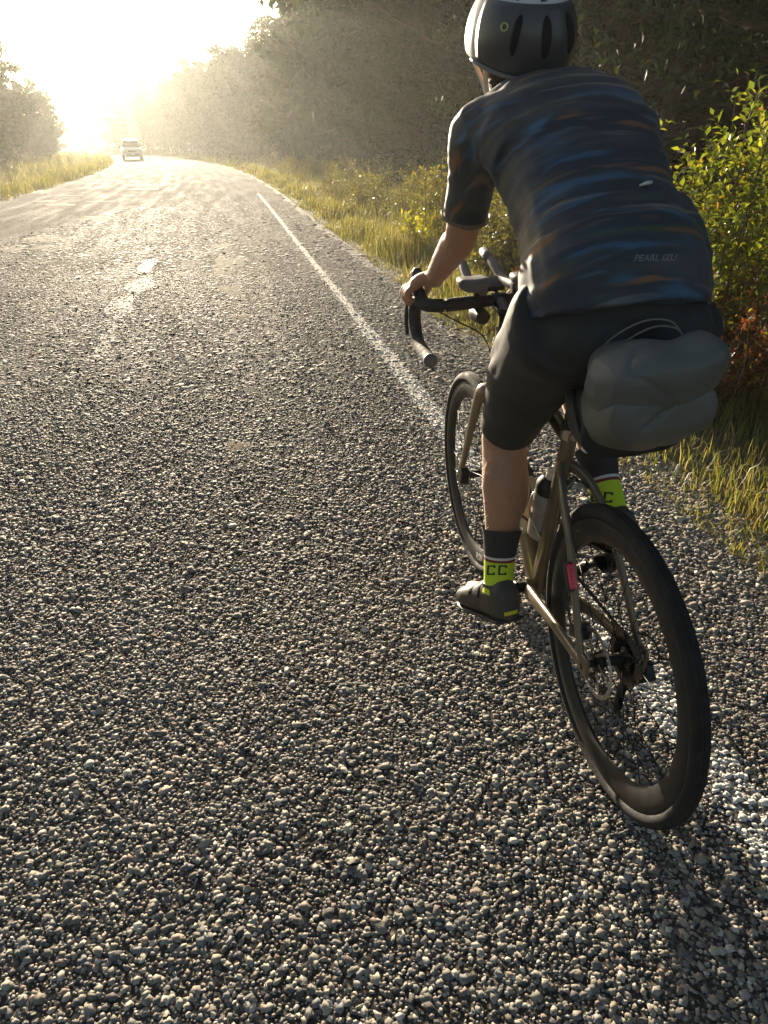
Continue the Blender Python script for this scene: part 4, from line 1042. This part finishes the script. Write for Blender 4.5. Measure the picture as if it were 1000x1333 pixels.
# socks and shoes
def ring_frame(t): 
    t = t.normalized(); a = V3((0, 1, 0)); a = (a - t * a.dot(t)).normalized(); return a, t.cross(a)
def sock(s_):
    k_, a = KNEE[s_], ANK[s_]; back = V3((-.020, 0, 0)); n = 24
    ts = [.615, .63, .66, .72, .78, .815, .832, .850, .90, .96, 1.0, 1.08]
    V, F, MI = [], [], []
    for t in ts:
        c = k_.lerp(a, t) + back * max(0, .7 * (1 - (t - .55) / .27)) if t < .82 else k_.lerp(a, t)
        r_ = float(np.interp(t, [.55, .66, .82, 1.0, 1.08], [.0575, .0485, .0405, .0388, .041])); A, B_ = ring_frame(a - k_)
        for j in range(n):
            an = 2 * math.pi * j / n; V.append(c + A * math.cos(an) * r_ + B_ * math.sin(an) * r_)
    for i in range(len(ts) - 1):
        tm = (ts[i] + ts[i + 1]) / 2; mi = 0 if tm < .815 else 1 if tm < .832 else 2 if tm < .85 else 3
        for j in range(n): F.append((i * n + j, i * n + (j + 1) % n, (i + 1) * n + (j + 1) % n, (i + 1) * n + j)); MI.append(mi)
    me = bpy.data.meshes.new("sock"); me.from_pydata([tuple(v) for v in V], [], F); me.update()
    o = link("sock", me, [M_SOCKD, M_SOCKW, M_SOCKR, M_SOCKY], person); me.polygons.foreach_set("material_index", MI); me.polygons.foreach_set("use_smooth", [True] * len(F))
    bm = bmesh.new(); bm.from_mesh(me); bmesh.ops.recalc_face_normals(bm, faces=bm.faces); bm.to_mesh(me); bm.free()
    o["label"] = "charcoal sock with neon yellow ankle band and black letters"
    return o
SOCK = {s_: sock(s_) for s_ in (1, -1)}

def shoe(s_):
    a = ANK[s_]; heel, mid, ball = FOOT[s_]
    fw_ = (ball - heel).normalized(); up = V3((0, 0, 1)); up = (up - fw_ * up.dot(fw_)).normalized(); sd_ = up.cross(fw_)
    L_ = lambda f, u, y=0: heel + fw_ * f + up * u + sd_ * y
    g = G()
    sec = [(-.048, .012, .016, .030), (-.040, .016, .031, .050), (-.01, .016, .036, .056), (.04, .008, .036, .046), (.09, .000, .041, .038), (.14, -.006, .046, .031), (.175, -.010, .043, .025), (.200, -.013, .030, .018), (.212, -.014, .014, .010)]
    sec = [(f * 1.15, u, hw * 1.10, hh * 1.08) for f, u, hw, hh in sec]
    g.ell([(L_(f, u - .006), sd_ * hw, up * hh) for f, u, hw, hh in sec], 22, 2.5)
    sh = (KNEE[s_] - a).normalized(); fx = (fw_ - sh * fw_.dot(sh)).normalized(); sy = sh.cross(fx)
    g.ell([(heel + up * .005, sy * .036, fx * .044), (heel.lerp(a, .55) + fx * .006, sy * .041, fx * .050), (a + fx * .002 - sh * .004, sy * .0425, fx * .0455)], 22)
    o = g.build("shoe", M_SHOE, person); remesh(o, .004, 5, .5)
    g = G(); g.ell([(L_(f, u - hh * .98 - .004), sd_ * (hw * 1.02), up * .006) for f, u, hw, hh in sec[1:]], 20, 3); g.build("sole", M_SOLE, o)
    g = G(); g.box(L_(.118, -.050), (.045, .04, .018), Matrix((fw_, sd_, up)).transposed(), .004); g.build("cleat", M_SOLE, o)
    bvh = BVHTree.FromObject(o, bpy.context.evaluated_depsgraph_get())
    for f0, hw in ((.055, .006), (.105, .006)):                 # straps drawn over the instep
        g = G(); pts = []
        for k in range(15):
            an = math.pi * (.08 + .84 * k / 14); org = L_(f0 + .01 * k / 14, .0) + (sd_ * math.cos(an) + up * math.sin(an)) * .15; hit = bvh.ray_cast(org, (L_(f0, 0) - org).normalized())
            if hit[0]: pts.append(hit[0] + hit[1] * .0015)
        if len(pts) > 4: g.tube(pts, hw, 8, sq=(1.4, .3), hint=fw_); g.build("strap", M_PLAST, o)
    pts = []; g = G()
    for k in range(7):                                            # yellow tab round the outer heel
        an = 2.75 + .75 * k / 6
        dirv = fw_ * math.cos(an) + sd_ * (math.sin(an))
        org = L_(-.005, -.020) + dirv * .2; hit = bvh.ray_cast(org, -dirv)
        if hit[0]: pts.append(hit[0] + hit[1] * .0012)
    if len(pts) > 3: g.tube(pts, .0052, 8, sq=(.3, 1.0), hint=fw_); g.build("heel_tab", M_YTAB, o)
    return o
for s_ in (1, -1): shoe(s_)

M_HVENT = mat("painted_vent_shade", (.006, .006, .006), .9); M_HRIM = mat("grey_helmet_rim", (.16, .16, .16), .4)
# helmet
def helmet():
    C = V3((.700, .004, 1.565)); A, B_, H = .148, .118, .128
    pitch = Matrix.Rotation(rad(-9), 3, 'Y'); root = empty("helmet"); root.parent = person
    NU, NV = 72, 26
    def pt(u, v, k=1.0):
        ph = 2 * math.pi * u / NU; th = rad(-34 + 124 * v / NV) if False else None
        lo = -30 if math.cos(ph) < 0 else -6; lo = -14 - 20 * max(0, -math.cos(ph)) + 16 * max(0, math.cos(ph))
        th = rad(lo + (90 - lo) * v / NV); r_ = math.cos(th)
        x = math.cos(ph) * r_ * A; x *= 1.12 if x < 0 else 1.0
        return C + pitch @ V3((x * k, math.sin(ph) * r_ * B_ * k, math.sin(th) * H * k))
    def shell(k, vents):
        V = [pt(u, v, k) for v in range(NV + 1) for u in range(NU)]; F = []
        for v in range(NV):
            for u in range(NU):
                ph = (u + .5) / NU * 2 * math.pi; y = math.sin(ph); hole = False
                if vents:
                    p = pt(u + .5, v + .5, 1.0) - C; yy = p.y / B_; xx = p.x / A; zz = p.z / H
                    for c_, w_, x0, x1 in ((0, .075, -1.0, .72), (.34, .07, -.85, .6), (-.34, .07, -.85, .6), (.66, .06, -.55, .35), (-.66, .06, -.55, .35)):
                        if abs(yy - c_ * (1 - .15 * xx)) < w_ and x0 < xx < x1 and zz > .34 and not (-.1 < xx < .05): hole = True
                if not hole: F.append((v * NU + u, v * NU + (u + 1) % NU, (v + 1) * NU + (u + 1) % NU, (v + 1) * NU + u))
        me = bpy.data.meshes.new("shell"); me.from_pydata([tuple(p) for p in V], [], F); me.update()
        bm = bmesh.new(); bm.from_mesh(me); bmesh.ops.remove_doubles(bm, verts=bm.verts, dist=1e-5); bmesh.ops.recalc_face_normals(bm, faces=bm.faces)
        bmesh.ops.solidify(bm, geom=list(bm.faces), thickness=.010 if vents else .006); bm.to_mesh(me); bm.free()
        me.polygons.foreach_set("use_smooth", [True] * len(me.polygons)); me.set_sharp_from_angle(angle=rad(40)); return me
    link("shell", shell(1.0, True), M_HWHITE, root); link("liner", shell(.91, False), M_HBLACK, root)
    # dark lower back shell
    V, F = [], []; us = list(range(NU // 4 + 3, 3 * NU // 4 - 2)); m = len(us)
    for v in np.linspace(.0, 13.5, 10):
        for u in us: V.append(pt(u, v, 1.012))
    for i in range(9):
        for j in range(m - 1):
            F.append((i * m + j, i * m + j + 1, (i + 1) * m + j + 1, (i + 1) * m + j))
    me = bpy.data.meshes.new("rear_shell"); me.from_pydata([tuple(p) for p in V], [], F); me.update()
    bm = bmesh.new(); bm.from_mesh(me); bmesh.ops.recalc_face_normals(bm, faces=bm.faces); bmesh.ops.solidify(bm, geom=list(bm.faces), thickness=.006); bm.to_mesh(me); bm.free()
    me.polygons.foreach_set("use_smooth", [True] * len(me.polygons)); link("rear_shell", me, mat("helmet_dark", (.05, .052, .055), .4, coat=.3), root)
    for s_ in (1, -1):
        g = G(); e = HEAD + V3((-.01, s_ * .080, -.05)); ch = HEAD + V3((.045, s_ * .040, -.115))
        g.tube(spline([C + V3((.05, s_ * .098, -.02)), e + V3((.02, 0, 0)), ch], 5), .006, 6, sq=(1, .25)); g.tube(spline([C + V3((-.07, s_ * .090, -.03)), e, ch], 5), .006, 6, sq=(1, .25)); g.build("strap", M_SOCKW, root)
    g = G(); c = C + V3((-.118, .0, -.072)); g.lathe([(.0, -.008), (.020, -.008), (.022, 0), (.016, .006), (0, .006)], c, (-1, 0, 0), 24); g.build("dial", M_HBLACK, root, angle=40)
    for c_ in (.42, .5, .58):                       # solid near-black strips painting the shade inside vent slots
        g = G(); pp = [pt(NU * (.5 + (c_ - .5) * (1.25 - .03 * v_)), v_, 1.018) for v_ in np.linspace(4.5, 11.5, 8)]
        g.tube(pp, [.003, .0085, .0105, .011, .011, .0105, .0085, .003], 10, sq=(1, .35)); g.build("vent_shade", M_HVENT, root)
    pp = [pt(u_, .3, 1.02) for u_ in np.linspace(NU * .27, NU * .73, 30)]
    g = G(); g.tube(pp, .0045, 8); g.build("rim", M_HRIM, root)
    # pale ring emblem on the left rear
    cam_dir = (B_MAT.inverted() @ V3((0, 0, CAM_H)))
    g = G(); p = pt(NU * .385, 9.0, 1.03); nrm = (p - C).normalized(); a = nrm.orthogonal().normalized(); b = nrm.cross(a)
    g.tube([p + a * math.cos(t) * .0068 + b * math.sin(t) * .0068 for t in [2 * math.pi * j / 20 for j in range(20)]], .0020, 6, closed=True, hint=nrm); g.build("emblem", mat("pale_green_emblem", (.45, .50, .16), .5), root)
    return root
helmet()

# ------------------------------------------------------------------ saddle bag
M_BAG = mat("grey_coated_fabric", (.108, .110, .098), .5, var=.3, vscale=14, bump=.2, bscale=420)
M_BAGD = mat("black_bag_harness", (.020, .021, .021), .65, var=.3, vscale=30, bump=.3, bscale=90)
M_CORD = mat("grey_cord", (.16, .16, .15), .7)
bag = empty("saddle_bag", matrix=B_MAT @ Matrix.Translation((0, .010, 0)))
tag(bag, "grey roll top saddle bag strapped under the saddle behind the rider", "bag")
def bag_body():
    g = G()
    g.ell([((.185, 0, .890), (0, .038, 0), (0, 0, .055)), ((.13, 0, .898), (0, .060, 0), (0, 0, .066)), ((.06, .002, .910), (0, .082, 0), (0, 0, .074)), ((-.01, .002, .926), (0, .098, 0), (0, 0, .076)), ((-.065, .002, .938), (0, .105, 0), (0, 0, .068)), ((-.095, .002, .943), (0, .100, 0), (0, 0, .048)), ((-.106, .002, .945), (0, .075, 0), (0, 0, .024))], 30, 2.6)
    o = g.build("body", M_BAG, bag); remesh(o, .0045, 6, .5)
    def ridge(p): return (1 - abs(noise.noise(p)) * 2.2)
    def wr(c, n_):
        f = noise.noise(V3((c.x * 9, c.y * 9, c.z * 12))) * .006 - max(0, ridge(V3((c.x * 5 + c.z * 4, c.y * 6, c.z * 7 + 2)))) ** 9 * .004
        d = abs((c.y - .02) * .75 + (c.z - .945)); f -= .009 * math.exp(-(d / .005) ** 2) * (1 if c.x < .02 and -.03 < c.y < .05 else 0)
        return f
    displace(o, wr)
    g = G()   # rolled closure folded over the top of the body, one broad flap with a drooping end
    rl = []
    for k in range(15):
        u = -1 + 2 * k / 14; y = .000 + .118 * u; e = max((1 - abs(u) ** 6) ** .5 if abs(u) < 1 else 0, .30)
        rl.append(((-.052 + .014 * u * u, y, 1.000 - .012 * u + .004 * math.sin(u * 6)), (.060 * e, 0, .010 * e), (-.016 * e, 0, .055 * e)))
    g.ell(rl, 26, 3.2)
    g.ell([((.11, .0, .98), (0, .050, 0), (0, 0, .02)), ((.05, -.002, .995), (0, .080, 0), (0, 0, .042)), ((-.02, -.002, 1.002), (0, .100, 0), (0, 0, .05))], 22, 2.8)
    r_ = g.build("roll_closure", M_BAG, bag); remesh(r_, .004, 3, .5)
    displace(r_, lambda c, n_: noise.noise(V3((c.x * 8, c.y * 8, c.z * 8 + 5))) * .007 - max(0, ridge(V3((c.x * 6, c.y * 7 + c.x * 5, c.z * 7 + 9)))) ** 9 * .004)
    return o
bag_body()
g = G(); g.ell([((.215, 0, .89), (0, .036, 0), (0, 0, .07)), ((.15, 0, .885), (0, .068, 0), (0, 0, .082)), ((.075, -.002, .888), (0, .092, 0), (0, 0, .076)), ((.03, .0, .884), (0, .096, 0), (0, 0, .064)), ((-.005, .0, .876), (0, .104, 0), (0, 0, .044))], 24, 2.6); o = g.build("harness", M_BAGD, bag)
displace(o, lambda c, n_: noise.noise(c * 25) * .003)
for s_ in (1, -1):
    g = G(); g.tube(spline([(.20, s_ * .03, .955), (.12, s_ * .078, .93), (.05, s_ * .100, .90), (.02, s_ * .08, .852), (.015, 0, .838)], 6), .011, 8, sq=(1, .14), hint=(1, 0, 0)); g.build("strap", M_BAGD, bag)
g = G(); g.tube([(.215, -.04, .83), (.22, 0, .83), (.215, .04, .83)], .016, 8, sq=(.3, 1.2)); g.tube([(.245, .030, .80), (.225, .033, .82)], .008, 8); g.build("post_strap", M_BAGD, bag)
g = G(); g.box((.02, .075, .842), (.02, .03, .006), Matrix.Rotation(.2, 3, 'X'), .002); g.build("buckle", M_SOCKW, bag)
for dy, dz in ((0, 0), (-.018, -.012)):
    g = G(); g.tube(spline([(.075, .070 + dy, .985), (.03, .052 + dy, 1.045 + dz), (-.01, .015 + dy, 1.083 + dz), (-.02, -.03 + dy * .5, 1.082 + dz), (-.02, -.058, 1.055)], 7), .0016, 6); g.build("elastic_cord", M_CORD, bag)

# ------------------------------------------------------------------ lettering
M_INK = mat("black_ink", (.015, .015, .015), .8); M_REFL = mat("grey_reflective_print", (.16, .16, .16), .5)
def text_mesh(txt, size, shear=0.0, bold=.0):
    c = bpy.data.curves.new("lettering", 'FONT'); c.body = txt; c.size = size; c.align_x = 'CENTER'; c.align_y = 'CENTER'; c.shear = shear; c.offset = bold; c.resolution_u = 3
    t = bpy.data.objects.new("lettering", c); COL.objects.link(t); dg = bpy.context.evaluated_depsgraph_get(); dg.update()
    me = bpy.data.meshes.new_from_object(t.evaluated_get(dg)); bpy.data.objects.remove(t)
    bm = bmesh.new(); bm.from_mesh(me); bmesh.ops.triangulate(bm, faces=bm.faces)
    for _ in range(2):
        lg = [e for e in bm.edges if e.calc_length() > size * .12]
        if lg: bmesh.ops.subdivide_edges(bm, edges=lg, cuts=1); bmesh.ops.triangulate(bm, faces=bm.faces)
    bm.to_mesh(me); bm.free(); return me
def wrap_text(name, txt, size, target, eye, centre, right, up, m_, parent, lift=.0014, shear=0.0, bold=0.0, serif=False):
    """lay flat lettering on target by casting from eye through a plane at centre"""
    me = text_mesh(txt, size, shear, bold); me.name = name
    dg = bpy.context.evaluated_depsgraph_get(); dg.update(); bv = BVHTree.FromObject(target, dg)
    right = V3(right).normalized(); up = V3(up); up = (up - right * up.dot(right)).normalized(); d = (V3(centre) - V3(eye)).normalized()
    for v in me.vertices:
        p = V3(centre) + right * v.co.x + up * v.co.y - d * .25; h = bv.ray_cast(p, d)
        v.co = (h[0] - d * lift) if h[0] is not None else p + d * .25
    me.materials.clear(); return link(name, me, m_, parent)
EYE = B_MAT.inverted() @ V3((0, 0, CAM_H))
def view_axes(c):
    f = (V3(c) - EYE).normalized(); r_ = f.cross(B_MAT.to_3x3().inverted() @ V3((0, 0, 1))).normalized(); return r_, r_.cross(f)
def slab_c(cx, hw, hh):
    """a block letter C with square serifs, as flat boxes"""
    t = hw * .46
    return [(cx - hw, -hh, cx - hw + t, hh), (cx - hw + t, hh - t * .8, cx + hw, hh), (cx - hw + t, -hh, cx + hw, -hh + t * .8), (cx + hw - t * .9, hh - t * 1.5, cx + hw, hh - t * .8), (cx + hw - t * .9, -hh + t * .8, cx + hw, -hh + t * 1.4)]
for s_, cpt in ((1, KNEE[1].lerp(ANK[1], .925)), (-1, KNEE[-1].lerp(ANK[-1], .925))):
    rx, ux = view_axes(cpt); d = (cpt - EYE).normalized(); bv = BVHTree.FromObject(SOCK[s_], bpy.context.evaluated_depsgraph_get())
    off = -.006 if s_ > 0 else -.012
    V, F = [], []
    for cx in (off - .0145, off + .0145):
        for x0, y0, x1, y1 in slab_c(cx, .0105, .0125):
            nx, ny = 4, 4; b = len(V)
            for i in range(nx + 1):
                for j in range(ny + 1):
                    p = cpt + rx * (x0 + (x1 - x0) * i / nx) + ux * (y0 + (y1 - y0) * j / ny + .10 * (x0 + (x1 - x0) * i / nx)) - d * .2; h = bv.ray_cast(p, d); V.append(tuple((h[0] if h[0] is not None else p + d * .2) - d * .0012))
            for i in range(nx):
                for j in range(ny): a = b + i * (ny + 1) + j; F.append((a, a + 1, a + ny + 2, a + ny + 1))
    me = bpy.data.meshes.new("lettering"); me.from_pydata(V, [], F); me.update(); link("lettering", me, M_INK, SOCK[s_])
c_ = V3((.165, -.085, 1.155)); rx, ux = view_axes(c_)
wrap_text("lettering", "PEARL IZU", .0150, JER, EYE, c_, rx + ux * .06, ux, M_REFL, JER, shear=.25, bold=.0004)
g = G(); cc = V3((.285, -.115, 1.272)); 
hit = BVHTree.FromObject(JER, bpy.context.evaluated_depsgraph_get()).ray_cast(EYE, (cc - EYE).normalized())
if hit[0]: g.ell([(hit[0] + hit[1] * .002 + V3((0, .012, 0)), (0, 0, .002), (.002, 0, 0)), (hit[0] + hit[1] * .006, (0, 0, .004), (.004, 0, 0)), (hit[0] + hit[1] * .003 + V3((0, -.012, .003)), (0, 0, .003), (.003, 0, 0))], 8); g.build("zip_pull", M_HWHITE, person)

# faded letters on the left face of the front rim
me = text_mesh("RON", .034, 0, .0006); me.name = "lettering"; a0 = rad(-112)
for v in me.vertices:
    an = a0 - v.co.x / .288; rr_ = .288 - v.co.y; yy = float(np.interp(rr_, [.270, .288, .305, .3135], [.0092, .0138, .0142, .0115]))
    v.co = V3((math.cos(an) * rr_, 0, math.sin(an) * rr_)) ; v.co.y = yy + .0006
for v in me.vertices: v.co = Matrix.Rotation(-wheelF.rotation_euler.y, 3, 'Y') @ v.co
me.materials.clear(); link("lettering", me, M_WHITE_PRINT, wheelF)

# ------------------------------------------------------------------ oncoming car on the left lane
def build_car():
    M_BODY = mat("silver_car_paint", (.52, .53, .52), .28, .3, var=.06, vscale=3, coat=.6)
    M_GLASS = mat("car_glass", (.03, .035, .04), .06, spec=.8)
    M_LAMP = mat("head_lamp_glass", (.75, .75, .72), .12, spec=.8)
    M_TRIM = mat("black_trim", (.02, .02, .02), .5)
    M_PLATE = mat("number_plate", (.6, .6, .58), .5)
    xy = sd(79.5, -3.95); ang = R_A + .138
    root = empty("oncoming_car", (float(xy[0]), float(xy[1]), float(road_z(79.5, -3.95)) + .004), math.pi / 2 + ang + math.pi)
    tag(root, "silver sport utility car driving towards the viewer on the far bend", "car")
    # lower body as lofted sections along x (front +x)
    sec = [(2.20, .62, .42, .62), (2.14, .80, .30, .80), (1.90, .89, .24, .92), (1.2, .91, .22, 1.02), (.7, .915, .22, 1.06), (-.6, .92, .22, 1.08), (-1.6, .91, .24, 1.10), (-2.1, .86, .30, 1.06), (-2.2, .74, .42, .95)]
    g = G(); g.ell([((x, 0, (z0 + z1) / 2), (0, hw, 0), (0, 0, (z1 - z0) / 2)) for x, hw, z0, z1 in sec], 32, 5); g.build("body", M_BODY, root, angle=60)
    cab = [(.95, .70, 1.02, 1.06), (.62, .735, 1.02, 1.28), (.20, .735, 1.03, 1.55), (-.3, .735, 1.03, 1.62), (-1.2, .725, 1.03, 1.60), (-1.75, .70, 1.04, 1.50), (-2.02, .66, 1.04, 1.18)]
    g = G(); g.ell([((x, 0, (z0 + z1) / 2), (0, hw, 0), (0, 0, (z1 - z0) / 2)) for x, hw, z0, z1 in cab], 32, 4.5); g.build("cabin_glass", M_GLASS, root, angle=60)
    g = G(); g.ell([((x, 0, z), (0, hw, 0), (0, 0, .035)) for x, hw, z in ((.28, .60, 1.56), (.1, .66, 1.615), (-.4, .68, 1.65), (-1.2, .66, 1.63), (-1.75, .60, 1.54))], 24, 4); g.build("roof", M_BODY, root)
    for s_ in (1, -1):
        for pts in ([(.98, s_ * .74, 1.05), (.6, s_ * .735, 1.30), (.2, s_ * .70, 1.56)], [(-.45, s_ * .765, 1.05), (-.5, s_ * .70, 1.62)], [(-1.95, s_ * .70, 1.08), (-1.7, s_ * .67, 1.52)]):
            g = G(); g.tube(pts, .045, 8, sq=(.6, 1)); g.build("pillar", M_BODY, root)
        g = G(); g.tube([(.1, s_ * .56, 1.66), (0, s_ * .56, 1.70), (-1.3, s_ * .56, 1.70), (-1.4, s_ * .56, 1.64)], .02, 8); g.build("roof_rail", M_TRIM, root)
        g = G(); g.ell([((.74, s_ * .93, 1.08), (0, .03, 0), (0, 0, .03)), ((.72, s_ * 1.00, 1.10), (.05, .0, 0), (0, 0, .075)), ((.70, s_ * 1.07, 1.10), (.03, 0, 0), (0, 0, .05))], 14); mr = g.build("mirror", M_BODY, root)
        g = G(); g.ell([((2.02, s_ * .66, .76), (0, .20, 0), (0, 0, .09)), ((2.12, s_ * .64, .75), (0, .19, 0), (0, 0, .085)), ((2.17, s_ * .62, .745), (0, .15, 0), (0, 0, .06))], 18, 3); g.build("headlight", M_LAMP, root)
        g = G(); g.ell([((2.08, s_ * .70, .42), (0, .08, 0), (0, 0, .05)), ((2.19, s_ * .68, .42), (0, .07, 0), (0, 0, .045))], 14); g.build("fog_light", M_LAMP, root)
        for x in (1.35, -1.35):
            g = G(); g.lathe([(.20, -.10), (.32, -.105), (.345, -.08), (.345, .08), (.32, .105), (.20, .10)], axis=(0, 1, 0), n=32, closed=True); w_ = g.build("wheel", M_TRIM, root, angle=40); w_.location = (x, s_ * .80, .345)
            g = G(); g.lathe([(.0, .06), (.06, .07), (.20, .05), (.21, .09)], axis=(0, s_, 0), n=20); g.build("rim", M_BODY, w_, angle=40)
    g = G(); g.box((2.16, 0, .70), (.09, .80, .13), bev=.02); g.build("grille", M_TRIM, root)
    g = G(); g.box((2.19, 0, .40), (.10, 1.20, .16), bev=.04); g.build("bumper", M_TRIM, root)
    g = G(); g.box((2.25, 0, .50), (.02, .32, .15), bev=.004); g.build("number_plate", M_PLATE, root)
    return root
build_car()
haze()
